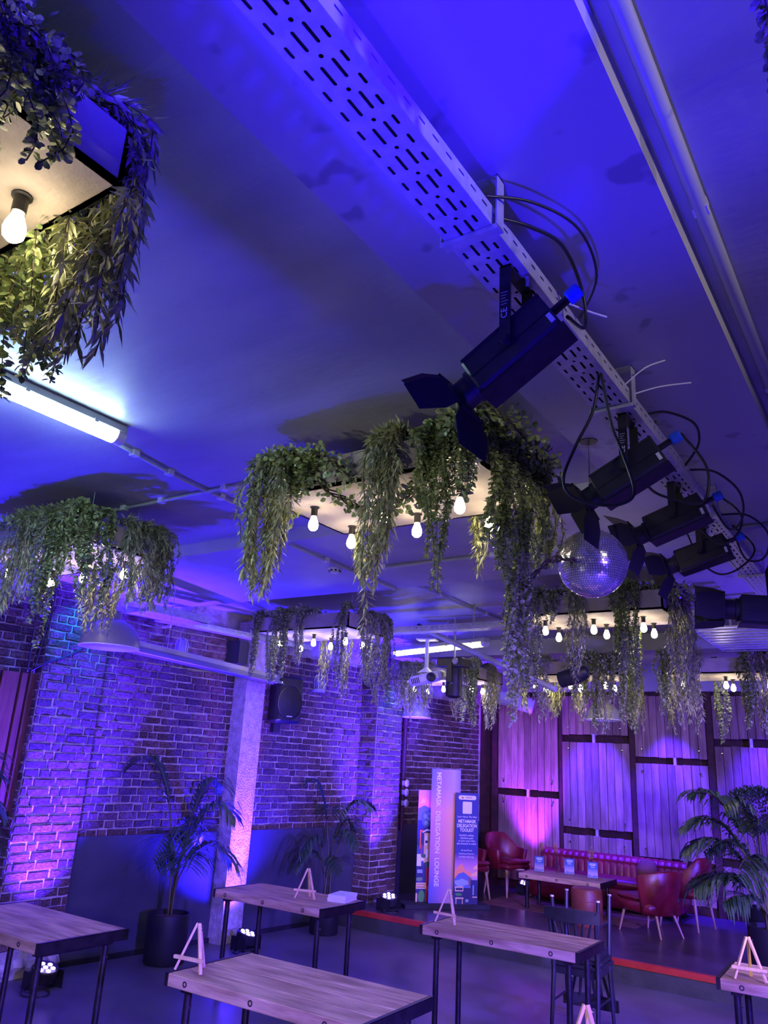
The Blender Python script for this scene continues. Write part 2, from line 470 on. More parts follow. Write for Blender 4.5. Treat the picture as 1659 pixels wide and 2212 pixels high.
for (x0, x1, z0, z1, lb) in PAN:
    t = thing('wood_panel', 'worn scaffold board ' + lb, 'wall panel', (x0, 11.60, z0), 0, 'scaffold board panels on the back wall')
    W = x1 - x0; H = z1 - z0; npk = 9; pw = W / npk; r = random.Random(int(x0 * 100 + z0 * 1000))
    MB().box(.02, W - .02, .022, .055, .02, H - .02).build('backing', M['darksteel'], t)
    for k in range(npk):
        d = r.uniform(-.008, .008)
        MB().cbox(k * pw + .003, (k + 1) * pw - .003, d, .024, r.uniform(-.006, .006), H + r.uniform(-.006, .006), .003).build('plank', M['plank'], t)
    for sx in (.1, W - .1):
        for sz in (.1, H - .1):
            T = Matrix.Translation((sx, -.004, sz)) @ Matrix.Rotation(PI / 2, 4, 'X')
            MB().lathe([(.016, 0), (.014, .008), (.004, .009)], 10, T, cap1=True).build('screw_washer', M['chrome'], t)
for x, z0, z1 in ((-4.05, 2.32, 2.43), (-4.04, 1.03, 1.13), (-2.9, 2.06, 2.15), (-2.85, .74, .84), (-1.9, 2.33, 2.43), (-5.1, 1.5, 1.6)):
    MB().box(x - .018, x + .018, 11.60, 11.64, z0 - .01, z1 + .01).build('link_bracket', M['steel'], fr)

# far left cedar slat panel
t = thing('slat_panel', 'red cedar slatted acoustic panel on the wall left of the brick pier', 'wall panel', (-6.63, 2.9, 1.31), 0)
MB().box(-.045, -.02, 0, 1.30, 0, 1.17).build('backing', M['blackmatt'], t)
y = 0.0; k = 0
for wd in (.10, .05, .14, .06, .13, .05, .14, .07, .16, .06, .13, .05):
    if y + wd > 1.29: wd = 1.30 - y
    if wd > .02: MB().cbox(-.02, .012, y, y + wd, 0, 1.17, .003).build('slat', M['slatwood'], t)
    y += wd + .022
#PART2

# ================================================================ CEILING GEAR
# ---- perforated cable tray (slots are real holes)
def perforated(w0, w1, slots, unit, reps, name, th=.0016):
    """sheet in XY: x from w0 to w1, y repeated; slots = (cx, cy, length, width)"""
    c = bpy.data.curves.new('p', 'CURVE'); c.dimensions = '2D'; c.fill_mode = 'BOTH'; c.extrude = th / 2
    def poly(pts):
        sp = c.splines.new('POLY'); sp.points.add(len(pts) - 1); sp.use_cyclic_u = True
        for p, q in zip(sp.points, pts): p.co = (q[0], q[1], 0, 1)
    poly([(w0, 0), (w1, 0), (w1, unit), (w0, unit)])
    for (cx, cy, L, W) in slots:
        r = W / 2; h = max(L / 2 - r, 0)
        pts = [(cx + r * math.cos(a), cy + h + r * math.sin(a)) for a in [PI * i / 5 for i in range(6)]]
        pts += [(cx - r * math.cos(a), cy - h - r * math.sin(a)) for a in [PI * i / 5 for i in range(6)]]
        poly(pts)
    o = bpy.data.objects.new('p', c); COL.objects.link(o)
    dg = bpy.context.evaluated_depsgraph_get(); dg.update()
    me = bpy.data.meshes.new_from_object(o.evaluated_get(dg))
    vs = [tuple(v.co) for v in me.vertices]; fs = [tuple(p.vertices) for p in me.polygons]
    bpy.data.objects.remove(o); bpy.data.curves.remove(c); bpy.data.meshes.remove(me)
    return vs, fs


def tray(t, length, width, height, rotation=None, off=0.0):
    """parts of a perforated tray along local y, bottom at z=0"""
    unit = .1816; k = int(math.ceil(length / unit)); w = width / 2
    sl = []
    for i in range(3):
        sl += [(-w + .018, .0605 * i + .030 + off, .030, .008), (w - .026, .0605 * i + .030, .030, .008)]
    for i in range(2):
        sl += [(-.016, .0908 * i + .052, .052, .0085), (.016, .0908 * i + .047, .052, .0085), (0, .0908 * i + .004 + .003, .011, .011)]
    vs, fs = perforated(-w, w, sl, unit, k, 'base')
    mb = MB(); mb2 = MB(); mb3 = MB()
    for i in range(k): mb.add([(x, y + unit * i, z) for x, y, z in vs], fs)
    mb.build('perforated_base', M['steel'], t)
    vs2, fs2 = perforated(0, height, [(height * .62, .0605 * i + .03, .028, .007) for i in range(3)], unit, k, 'side')
    for sgn, mm in ((-1, mb2), (1, mb3)):
        for i in range(k): mm.add([(sgn * w + z, y + unit * i, x) for x, y, z in vs2], fs2)
        mm.box(sgn * w - (.010 if sgn > 0 else 0), sgn * w + (0 if sgn > 0 else .010), 0, k * unit, height - .002, height)
        mm.build('side_flange', M['steel'], t)
    rb = MB()
    for i in range(k):
        for j in range(2):
            for cx, o_ in ((-.016, .052), (.016, .047)):
                cy = i * unit + .0908 * j + o_; a, b = .0095, .034
                pts = [(cx - a, cy - b, 0), (cx + a, cy - b, 0), (cx + a, cy + b, 0), (cx - a, cy + b, 0), (cx - a, cy - b, 0)]
                rb.tube(pts, .0011, 3, False)
    o = rb.build('embossed_rim', M['steel'], t); o['kind'] = 'stuff'
    return k * unit


t = thing('cable_tray', 'long perforated galvanised cable tray running under the ceiling beam', 'cable tray', (-.8015, .30, 3.2))
tray(t, 6.0, .134, .058)
for yy in (1.48, 2.615, 4.05, 5.46):
    y = yy - .30
    hb = MB().box(-.082, .082, y - .02, y + .02, -.006, -.002).box(.078, .082, y - .02, y + .02, -.004, .15).box(-.082, -.078, y - .02, y + .02, -.004, .045).box(.02, .082, y - .02, y + .02, .146, .15)
    hb.box(-.082, .082, y - .021, y - .019, -.016, -.002)
    hb.build('hanger', M['steel'], t)

t = thing('cable_tray', 'perforated cable tray crossing the room behind the planter boxes', 'cable tray', (-5.9, 6.88, 3.2), -PI / 2)
tray(t, 4.6, .14, .06)
for x in (.5, 2.3, 4.2): MB().box(-.004, .004, x - .01, x + .01, .06, .25).build('hanger', M['steel'], t)
t = thing('cable_tray', 'short cable tray along the top of the brick wall', 'cable tray', (-6.36, 5.2, 3.14), -.0997)
tray(t, 2.0, .12, .06)
for x in (.2, 1.7): MB().box(-.06, .06, x - .01, x + .01, -.006, -.002).box(-.2, -.05, x - .01, x + .01, -.03, -.006).build('bracket', M['steel'], t)
t = thing('cable_tray', 'square end of a cable tray above the caged wall lamp', 'cable tray', (-5.95, 4.6, 3.10), -.1)
tray(t, .55, .34, .07)
MB().box(-.17, .17, .52, .545, 0, .07).build('end_plate', M['steel'], t)

# ---- wide cable ladder at the right
t = thing('cable_ladder', 'wide slatted cable ladder under the ceiling at the right edge', 'cable ladder', (-1.52, 6.75, 3.1))
MB().box(0, .012, 0, 1.5, 0, .07).build('side_rail', M['steel'], t)
MB().box(0, 2.2, 1.49, 1.502, 0, .09).box(0, 2.2, 1.40, 1.49, 0, .003).build('front_rail', M['steel'], t)
for i in range(9):
    y = .08 + i * .15
    MB().box(.012, 2.2, y, y + .07, .004, .016).build('slat', M['steel'], t)
for y in (.3, 1.3): MB().box(.1, .12, y, y + .02, .0, .35).build('drop_rod', M['steel'], t)

# ---- profile spotlights with barn doors
def profile_light(loc, tilt, label, yaw=0.0, drop=.225, ce=False, doors=(38, 30, 55, 20), k=1.0):
    t = thing('stage_light', label, 'stage light', loc, yaw, 'black stage lights hung from the cable tray')
    A = Matrix.Translation((0, 0, -drop)) @ Matrix.Rotation(math.radians(-tilt), 4, 'Y') @ Matrix.Scale(k, 4)
    b = MB().cbox(-.135, .135, -.058, .058, -.062, .058, .008, A)
    b.box(-.13, .13, -.0605, -.058, -.012, -.008, A).box(-.13, .13, .058, .0605, -.012, -.008, A)
    body = b.build('housing', M['black'], t)
    MB().box(-.14, .14, -.05, .05, -.068, -.062, A).build('base_rail', M['legsteel'], body)
    MB().tube([(-.13, -.056, .052), (.135, -.056, .052)], .006, 6, True, A).tube([(-.13, .056, .052), (.135, .056, .052)], .006, 6, True, A).build('edge_rib', M['blackmatt'], body)
    B = A @ Matrix.Rotation(-PI / 2, 4, 'Y')
    MB().lathe([(.05, .13), (.05, .15), (.044, .152), (.044, .19), (.055, .192), (.055, .20), (.05, .20), (.04, .198), (.001, .185)], 20, B).build('lens_barrel', M['black'], t, True)
    fr = MB()
    for s0 in (-1, 1):
        fr.box(-.20, -.194, s0 * .062 - .004, s0 * .062 + .004, -.066, .066, A).box(-.20, -.194, -.066, .066, s0 * .062 - .004, s0 * .062 + .004, A)
    fr.build('barn_door_frame', M['blackmatt'], t)
    for q, (ang, dg_) in enumerate(zip((0, 90, 180, 270), doors)):
        H = A @ Matrix.Rotation(math.radians(ang), 4, 'X') @ Matrix.Translation((-.20, 0, .064)) @ Matrix.Rotation(math.radians(dg_), 4, 'Y')
        w1 = .05 if q % 2 else .062; w2 = w1 + (.028 if q % 2 == 0 else .012)
        MB().add([(0, -w1, 0), (0, w1, 0), (-.04, w2, 0), (-.115, w2 - .012, 0), (-.115, -w2 + .012, 0), (-.04, -w2, 0),
                  (0, -w1, .002), (0, w1, .002), (-.04, w2, .002), (-.115, w2 - .012, .002), (-.115, -w2 + .012, .002), (-.04, -w2, .002)],
                 [(0, 1, 2, 3, 4, 5), (11, 10, 9, 8, 7, 6)] + [(i, i + 6, (i + 1) % 6 + 6, (i + 1) % 6) for i in range(6)], H).build('barn_door', M['blackmatt'], t)
    y = MB()
    for s0 in (-1, 1):
        y.box(-.016, .016, s0 * .072 - .0025, s0 * .072 + .0025, -drop - .012, .0)
    y.box(-.016, .016, -.0745, .0745, -.004, .0)
    yo = y.build('yoke', M['black'], t)
    for s0 in (-1, 1):
        T = Matrix.Translation((0, s0 * .066, -drop)) @ Matrix.Rotation(PI / 2, 4, 'X')
        MB().lathe([(.001, -.022), (.012, -.022), (.014, 0), (.012, .022), (.001, .022)], 10, T).build('knob', M['blackmatt'], t)
    MB().tube([(0.03, 0, .0), (.03, 0, -.035)], .006, 8).build('mount_bolt', M['chrome'], yo)
    if ce:
        MB().box(-.0145, .0145, -.0752, -.0746, -.16, -.06).build('rating_plate', M['legsteel'], yo)
        o = inst('plate_lettering', text_mesh('CE', .026, M['whiteplastic'], ext=.0003), yo, (-.001, -.0757, -.148), (PI / 2, -PI / 2, 0))
        for q in range(5):
            MB().box(-.011, -.009 + .018 * (1 - q % 3 * .2), -.0758, -.0753, -.085 - q * .009, -.083 - q * .009).build('small_print', M['greyplastic'], yo)
    MB().lathe([(.012, 0), (.012, .05), (.016, .05), (.016, .065), (.001, .066)], 12, A @ Matrix.Translation((.135, 0, .02)) @ Matrix.Rotation(PI / 2, 4, 'Y')).build('inlet', M['black'], t)
    MB().lathe([(.019, .05), (.021, .055), (.021, .085), (.017, .09), (.001, .09)], 12, A @ Matrix.Translation((.135, 0, .02)) @ Matrix.Rotation(PI / 2, 4, 'Y'), cap0=True).build('blue_connector', M['blueplug'], t)
    MB().box(.115, .128, -.0612, -.058, -.05, -.02, A).build('warning_label', M['whiteplastic'], body)
    return t


profile_light((-.775, 1.70, 3.196), 32, 'nearest black stage light with barn doors and blue plug under the tray', ce=True, doors=(35, 48, 62, 42))
profile_light((-.785, 2.74, 3.196), 27, 'second black stage light along the tray, behind a hanging cable loop', drop=.215, ce=True, doors=(30, 40, 58, 35))
profile_light((-.815, 3.55, 3.196), 19, 'third black stage light along the tray, touching the mirror ball in the view', drop=.16, doors=(40, 50, 50, 30))
profile_light((-.85, 4.25, 3.196), 16, 'fourth black stage light, farthest one on the tray', drop=.15, doors=(25, 50, 45, 20))
profile_light((-.62, 4.9, 3.10), -4, 'large black stage light cut by the right edge, pointing left', yaw=.25, drop=.26, doors=(8, 12, 8, 12), k=1.35)

# ---- power cables looping from the tray
def cable(label, pts, r=.0055):
    o = MB().tube(spline(pts, 7), r, 7).build('power_cable', M['rubber'], None, 'full')
    return tag(o, label, 'cable', 'black power cables around the stage lights')


cable('black cable arching from the first hanger to the nearest stage light', [(-.74, 1.50, 3.25), (-.69, 1.60, 3.27), (-.655, 1.74, 3.29), (-.66, 1.90, 3.25), (-.66, 1.92, 3.13), (-.645, 1.74, 3.06)])
cable('thin upper cable arching above the nearest stage light', [(-.74, 1.42, 3.26), (-.66, 1.55, 3.30), (-.60, 1.72, 3.31), (-.62, 1.92, 3.29), (-.72, 2.05, 3.25)], .004)
cable('big hanging cable loop in front of the second stage light', [(-.745, 2.32, 3.27), (-.785, 2.35, 3.085), (-.85, 2.35, 2.961), (-.898, 2.35, 2.85), (-.875, 2.35, 2.78), (-.785, 2.35, 2.735), (-.702, 2.35, 2.726), (-.663, 2.35, 2.764), (-.694, 2.35, 2.898), (-.726, 2.35, 3.004), (-.75, 2.33, 3.195)])
cable('cable hanging from the tray over the body of the second stage light', [(-.73, 2.95, 3.27), (-.812, 3.0, 3.18), (-.815, 3.0, 3.079), (-.773, 3.0, 2.992), (-.696, 3.02, 2.95), (-.603, 3.05, 2.93), (-.57, 3.05, 3.0), (-.58, 3.05, 3.10), (-.66, 3.05, 3.24)])
cable('cable loop bulging right of the tray above the second stage light', [(-.75, 2.85, 3.26), (-.687, 2.949, 3.3), (-.617, 3.11, 3.3), (-.642, 3.286, 3.28), (-.735, 3.438, 3.25)])
cable('cable loop over the back of the third stage light', [(-.74, 3.75, 3.25), (-.849, 3.9, 3.18), (-.77, 3.9, 3.064), (-.689, 3.9, 2.995), (-.612, 3.9, 3.045), (-.594, 3.9, 3.137), (-.68, 3.9, 3.24)])
cable('lowest cable loop hanging by the fourth stage light', [(-.93, 4.25, 3.19), (-.928, 4.42, 3.12), (-.894, 4.42, 3.04), (-.803, 4.42, 2.97), (-.697, 4.42, 3.0), (-.62, 4.42, 3.10), (-.72, 4.42, 3.24)])
cable('cable loop standing out right of the tray by the third stage light', [(-.73, 3.5, 3.25), (-.63, 3.55, 3.24), (-.56, 3.7, 3.18), (-.58, 3.85, 3.1), (-.66, 3.95, 3.08), (-.72, 3.9, 3.2)])
cable('cable loop right of the tray by the fourth stage light', [(-.73, 4.2, 3.24), (-.62, 4.3, 3.25), (-.55, 4.45, 3.18), (-.60, 4.6, 3.09), (-.70, 4.65, 3.1), (-.74, 4.6, 3.22)])
for q, (x, lb) in enumerate(zip((-.855, -.835, -.815, -.795, -.775, -.755), ('leftmost', 'second from left', 'third from left', 'third from right', 'second from right', 'rightmost'))):
    cable('black cable lying inside the long tray, %s of the bundle' % lb, [(x + RND.uniform(-.003, .003), .32 + .88 * i, 3.2135) for i in range(7)], .0105)
cable('black cable dropping to the top of the cedar slat panel, left one', [(-6.56, 3.98, 3.34), (-6.58, 4.0, 3.0), (-6.60, 4.03, 2.49)], .009)
cable('black cable dropping to the top of the cedar slat panel, right one', [(-6.50, 4.10, 3.34), (-6.55, 4.11, 3.0), (-6.60, 4.09, 2.49)], .009)
cable('black cable slanting across the top of the left brick pier', [(-6.50, 4.74, 3.30), (-6.52, 4.70, 3.0), (-6.52, 4.46, 2.74), (-6.53, 4.15, 2.58), (-6.60, 4.06, 2.50)], .008)
for lb, pts in (('white cable tie end sticking out beside the nearest blue plug', [(-.70, 1.9, 3.21), (-.66, 1.95, 3.20), (-.62, 2.0, 3.195)]),
                ('long white cable tie end above the second hanger', [(-.735, 2.55, 3.25), (-.66, 2.55, 3.30), (-.60, 2.60, 3.34)]),
                ('white cable tie end pointing right from the second hanger', [(-.735, 2.62, 3.24), (-.64, 2.66, 3.27), (-.54, 2.72, 3.29)]),
                ('white cable tie hanging by the third stage light', [(-.735, 3.72, 3.205), (-.70, 3.73, 3.10), (-.71, 3.73, 3.0)])):
    o = MB().tube(spline(pts, 4), .0028, 5).build('cable_tie', M['paper']); tag(o, lb, 'cable tie', 'cable ties on the tray')

# ---- mirror ball
t = thing('mirror_ball', 'silver mirror ball hanging between planter box and stage lights', 'disco ball', (-1.10, 3.2, 2.77))
MB().lathe([(.147 * math.sin(a), -.147 * math.cos(a)) for a in [PI * i / 24 for i in range(1, 24)]], 36, None, True, True).build('core', M['ballcore'], t, 'full')
tl = MB(); r = random.Random(3); N = 44
for i in range(1, N):
    th_ = PI * i / N; rr = .15 * math.sin(th_); z = -.15 * math.cos(th_)
    n = max(4, int(2 * PI * rr / .0107))
    for j in range(n):
        ph = 2 * PI * (j + .5 * (i % 2)) / n
        nrm = Vector((math.sin(th_) * math.cos(ph), math.sin(th_) * math.sin(ph), -math.cos(th_)))
        e1 = Vector((-math.sin(ph), math.cos(ph), 0)); e2 = nrm.cross(e1)
        e1 = e1 + nrm * r.uniform(-.05, .05); e2 = e2 + nrm * r.uniform(-.05, .05)
        c = nrm * .1505; h = .0047; wj = min(.0047, PI * rr / n * .9)
        tl.add([c - e1 * wj - e2 * h, c + e1 * wj - e2 * h, c + e1 * wj + e2 * h, c - e1 * wj + e2 * h], [(0, 1, 2, 3)])
o = tl.build('mirror_tiles', M['mirror'], t); o['kind'] = 'stuff'
MB().lathe([(.02, .147), (.02, .165), (.006, .168), (.006, .19)], 14).tube([(0, 0, .19), (0, 0, .578)], .003, 6).build('hanging_rod', M['chrome'], t)
MB().lathe([(.04, .575), (.04, .58)], 16, None, True, True).build('ceiling_hook', M['black'], t)

# ---- fluorescent fittings
def batten(label, p, L, rz, mt, lit=True, W=.10):
    t = thing('strip_light', label, 'strip light', p, rz)
    MB().cbox(-W / 2, W / 2, 0, L, -.012, .035, .008).build('housing', M['greyplastic'], t)
    d = [( (W / 2 - .004) * math.cos(a), -.012 - .05 * math.sin(a)) for a in [PI * i / 10 for i in range(11)]]
    MB().prism(d, L - .10, Matrix.Translation((0, .05, 0))).build('diffuser', mt, t, True)
    for y in (0, L - .05):
        MB().prism([(x * .98, z) for x, z in d], .05, Matrix.Translation((0, y, 0))).build('end_cap', M['whiteplastic'] if lit else M['greyplastic'], t, True)
    for q in range(4):
        MB().box(-W / 2 - .004, W / 2 + .004, .2 + q * (L - .4) / 3, .22 + q * (L - .4) / 3, -.016, .002).build('clip', M['greyplastic'], t)
    return t


batten('bright cold white strip light on the ceiling at the left', (-3.2, .72, 3.415), 1.5, 0, M['tube_cyan'])
t = batten('lit yellowish strip light behind the hanging projector', (-5.26, 7.95, 3.185), 1.58, -PI / 2 - .306, M['tube_warm'])
for y in (.2, 1.38): MB().tube([(0, y, .03), (0, y, ZC - 3.185)], .004, 6).build('suspension_rod', M['steel'], t)
t = thing('strip_light', 'unlit grey reflector batten hanging in front of the brick wall', 'strip light', (-5.56, 4.30, 2.70), .22)
MB().cbox(-.035, .035, 0, 2.72, .03, .08, .006).build('housing', M['greyplastic'], t)
MB().add([(-.09, 0, -.02), (-.035, 0, .03), (.035, 0, .03), (.09, 0, -.02), (-.09, 2.72, -.02), (-.035, 2.72, .03), (.035, 2.72, .03), (.09, 2.72, -.02),
          (-.09, 0, -.023), (.09, 0, -.023), (.09, 2.72, -.023), (-.09, 2.72, -.023)],
         [(0, 1, 5, 4), (1, 2, 6, 5), (2, 3, 7, 6), (0, 4, 11, 8), (3, 9, 10, 7)]).build('reflector', M['enamel'], t)
MB().tube([(0, .04, .0), (0, 2.68, .0)], .014, 10).build('tube', M['whiteplastic'], t)
MB().box(-.05, .05, 2.68, 2.74, -.02, .08).build('end_cap', M['greyplastic'], t)
for y in (.5, 2.3): MB().tube([(0, y, .08), (0, y, .75)], .003, 5).build('suspension_wire', M['steel'], t)

# ---- conduits with clips, smoke detector
def conduit(label, pts, clips, r=.012):
    t = thing('conduit', label, 'conduit', pts[0])
    p0 = Vector(pts[0]); q = [Vector(p) - p0 for p in pts]
    MB().tube(q, r, 8).build('pipe', M['greyplastic'], t, 'full')
    L = [(q[i + 1] - q[i]).length for i in range(len(q) - 1)]
    for c in clips:
        i = int(c); p = q[i].lerp(q[i + 1], c - i)
        MB().box(p.x - .02, p.x + .02, p.y - .02, p.y + .02, p.z - .016, p.z + .02).build('clip', M['whiteplastic'], t)
    return t


conduit('pale conduit running on from the cold strip light', [(-3.36, 2.30, 3.432), (-3.48, 2.9, 3.432), (-3.52, 3.93, 3.432)], (.25, .75, 1.3, 1.75))
conduit('pale conduit along the underside of the cross beam', [(-3.58, 3.99, 3.332), (-3.66, 5.52, 3.332)], (.3, .7))
conduit('pale conduit on the ceiling beyond the cross beam', [(-3.65, 5.6, 3.432), (-3.66, 8.9, 3.432)], (.2, .5))
conduit('pale conduit crossing the ceiling behind the left planter box', [(-6.0, 3.09, 3.432), (-2.2, 3.09, 3.432)], (.35, .45, .55, .7))
conduit('pale trunking across the cross beam by the smoke detector', [(-3.62, 4.81, 3.334), (-.5, 4.79, 3.334)], (.1, .4, .7), .015)
conduit('pale pipe along the ceiling at the upper right', [(-.325, -1.0, 3.425), (-.325, 3.9, 3.425)], (.3, .6, .85), .022)
t = thing('smoke_detector', 'white round smoke detector on the cross beam', 'smoke detector', (-3.74, 4.74, ZS))
MB().lathe([(.055, 0), (.055, -.012), (.048, -.02), (.03, -.042), (.001, -.045)], 20, None, True).build('cover', M['whiteplastic'], t, True)
for k in range(8):
    a = k * PI / 4; MB().box(.036, .05, -.008, .008, -.030, -.018, Matrix.Rotation(a, 4, 'Z')).build('vent', M['blackmatt'], t)

# ---- enamel dome pendants
def dome(label, p, R_, cl):
    t = thing('dome_pendant', label, 'pendant lamp', p)
    prof = [(R_, 0), (R_ * .985, .05 * R_ / .24), (R_ * .93, .25 * R_ / .6), (R_ * .8, R_ * .62), (R_ * .58, R_ * .83), (R_ * .33, R_ * .95), (.06, R_ * .99)]
    MB().lathe(prof, 40).build('shade', M['enamel'], t, 'full')
    MB().lathe([(a * .975, b - .004) for a, b in prof][::-1], 40).build('inner_shade', M['enamelwhite'], t, 'full')
    MB().lathe([(R_ * .978, -.004), (R_ * 1.01, -.004), (R_ * 1.01, .004), (R_, .006)], 40).build('rim', M['enamelwhite'], t, 'full')
    MB().lathe([(.062, R_ * .97), (.062, R_ * 1.12), (.05, R_ * 1.25), (.02, R_ * 1.3), (.001, R_ * 1.3)], 20).build('cap', M['enamel'], t, True)
    MB().tube([(0, 0, R_ * 1.28), (0, 0, cl - p[2])], .006, 6).build('cord', M['black'], t)
    return t


dome('grey dome pendant shade in front of the left brick pier', (-5.45, 4.0, 2.665), .24, ZS)
dome('dome pendant behind the vines left of the banners', (-5.86, 9.5, 2.50), .21, 3.26)
dome('dome pendant behind the dark foliage in front of the panel wall', (-3.10, 9.25, 2.495), .21, 3.26)

# ---- caged lamps on the brick wall
for lb, y, z in (('caged glass wall lamp high on the brick bay beside the column', 5.65, 2.94), ('caged wall lamp partly hidden by vines above the speaker bay', 7.78, 2.80)):
    t = thing('bulkhead_lamp', lb, 'wall lamp', (wx(y) + .12, y, z))
    MB().lathe([(.055, -.09), (.06, -.05), (.06, .03), (.045, .075), (.001, .09)], 18).build('glass_dome', M['enamel'], t, True)
    MB().lathe([(.001, -.12), (.075, -.12), (.075, -.09), (.06, -.08)], 18).build('base', M['greyplastic'], t, True)
    c = MB()
    for k in range(6):
        a = k * PI / 3; c.tube([(.066 * math.cos(a), .066 * math.sin(a), -.09), (.068 * math.cos(a), .068 * math.sin(a), .03), (.05 * math.cos(a), .05 * math.sin(a), .085), (0, 0, .10)], .004, 5)
    c.build('cage', M['steel'], t)
    MB().tube([(0, 0, -.11), (-.08, 0, -.11), (-.12, 0, -.09)], .012, 8).build('wall_arm', M['greyplastic'], t)

# ---- loudspeaker on the wall
t = thing('loudspeaker', 'black loudspeaker on a wall bracket beside the concrete column', 'speaker', (-6.12, 7.02, 2.25), -.45)
MB().cbox(-.16, .12, -.16, .16, 0, .53, .03).build('cabinet', M['black'], t)
T = Matrix.Translation((.121, 0, .23)) @ Matrix.Rotation(PI / 2, 4, 'Y')
MB().lathe([(.155, 0), (.155, .012), (.145, .016)], 36, T @ Matrix.Diagonal((1.25, 1, 1, 1))).build('trim_ring', M['rubber'], t, True)
MB().lathe([(.146, .010), (.10, .018), (.001, .024)], 36, T @ Matrix.Diagonal((1.25, 1, 1, 1))).build('grille', M['grille'], t, True)
MB().box(.136, .139, -.035, .035, .068, .082).build('badge', M['greyplastic'], t)
MB().box(-.24, -.15, -.05, .05, .0, .45).box(-.30, -.2, -.04, .04, -.10, .15).build('wall_bracket', M['black'], t)
MB().box(.118, .128, -.12, -.115, .45, .455).build('status_led', M['ledcyan'], t)
for q in (-.02, -.04): MB().box(.119, .123, -.15, -.10, .04 + q * .4, .044 + q * .4).build('vent_slot', M['greyplastic'], t)

# ---- projector on its pole
t = thing('projector', 'white projector hanging on a pole below the ceiling', 'projector', (-4.49, 7.5, 2.80), .25)
A = Matrix.Rotation(math.radians(-14), 4, 'Y') @ Matrix.Rotation(math.radians(8), 4, 'X')
MB().cbox(-.19, .19, -.15, .15, -.055, .055, .03, A).build('casing', M['whiteplastic'], t)
MB().lathe([(.05, .14), (.05, .165), (.04, .17), (.001, .16)], 18, A @ Matrix.Translation((.08, 0, 0)) @ Matrix.Rotation(PI / 2, 4, 'X')).build('lens', M['black'], t, True)
for k in range(5): MB().box(-.15 + k * .02, -.14 + k * .02, -.153, -.149, -.03, .03, A).build('vent_slot', M['blackmatt'], t)
MB().tube([(-.02, 0, .05), (-.02, 0, .42)], .022, 10).lathe([(.10, .055), (.04, .10), (.022, .12)], 14, Matrix.Translation((-.02, 0, 0)), True).build('pole', M['whiteplastic'], t)
MB().box(-.13, .09, -.08, .08, .42, .435).build('mount_plate', M['whiteplastic'], t)
MB().tube([(-.02, 0, .435), (-.02, 0, .645)], .012, 8).build('drop_rod', M['steel'], t)
t = thing('lighting_pole', 'grey scaffold pole slanting down behind the projector', 'pole', (-4.49, 7.3, 3.335))
MB().tube([(0, 0, 0), (1.58, 0, -.685)], .03, 14).build('tube', M['greyplastic'], t, True)
MB().tube([(-.03, 0, .013), (.03, 0, -.013)], .036, 14).build('end_collar', M['black'], t, True)
for x in (.35, 1.3): MB().tube([(x, 0, -.432 * x), (x, 0, .09)], .006, 6).build('drop_rod', M['steel'], t)
t = thing('moving_head', 'black stage fixture hanging right of the projector', 'stage light', (-4.13, 7.45, 3.0))
MB().cbox(-.17, .15, -.10, .10, -.10, 0, .01).build('base', M['black'], t)
MB().tube([(0, 0, -.08), (0, 0, -.40)], [.085, .088], 22).lathe([(.08, -.40), (.05, -.42), (.001, -.425)], 22).build('head', M['black'], t, True)
for s0 in (-1, 1): MB().box(-.03, .03, s0 * .1 - .01, s0 * .1 + .01, -.26, -.05).build('yoke_arm', M['black'], t)
MB().lathe([(.016, -.092), (.001, -.096)], 10, Matrix.Translation((.02, 0, -.27)) @ Matrix.Rotation(PI / 2, 4, 'X') @ Matrix.Translation((0, 0, 0.184))).build('chrome_knob', M['chrome'], t)
MB().lathe([(.035, 0), (.032, .02), (.001, .024)], 14, Matrix.Translation((.07, -.10, -.04)) @ Matrix.Rotation(PI / 2, 4, 'X')).build('front_lens', M['greyplastic'], t, True)
MB().tube([(0, 0, 0), (0, 0, .45)], .012, 8).build('hanging_rod', M['steel'], t)
t = thing('par_can', 'small black par can hanging below the warm planter box', 'stage light', (-2.72, 7.3, 3.02))
A = Matrix.Translation((0, 0, -.24)) @ Matrix.Rotation(math.radians(-16), 4, 'Y')
MB().lathe([(.075, -.15), (.078, -.14), (.078, .06), (.05, .14), (.02, .15), (.001, .15)], 20, A @ Matrix.Rotation(PI / 2, 4, 'Y')).build('can', M['black'], t, True)
MB().box(-.012, .012, -.09, -.086, -.25, 0).box(-.012, .012, .086, .09, -.25, 0).box(-.012, .012, -.09, .09, -.004, 0).build('yoke', M['black'], t)
MB().tube([(0, 0, 0), (0, 0, .43)], .01, 8).build('clamp_rod', M['steel'], t)
t = thing('air_duct', 'pale round duct stub high in the corner of the panel wall', 'duct', (-5.5, 11.0, 2.98))
MB().tube([(0, 0, 0), (.65, .25, -.18)], .11, 24).build('pipe', M['whiteplastic'], t, True)
MB().tube([(.1, .04, -.03), (.16, .065, -.045)], .118, 24).tube([(.13, .05, .07), (.13, .05, .47)], .012, 6).build('strap', M['steel'], t, True)
o = MB().tube([(-2.0, 9.25, 3.13), (-.6, 9.25, 2.90)], .055, 16).build('roller_tube', M['whiteplastic'], None, True); tag(o, 'pale tube slanting under the ceiling above the right planter box', 'tube')

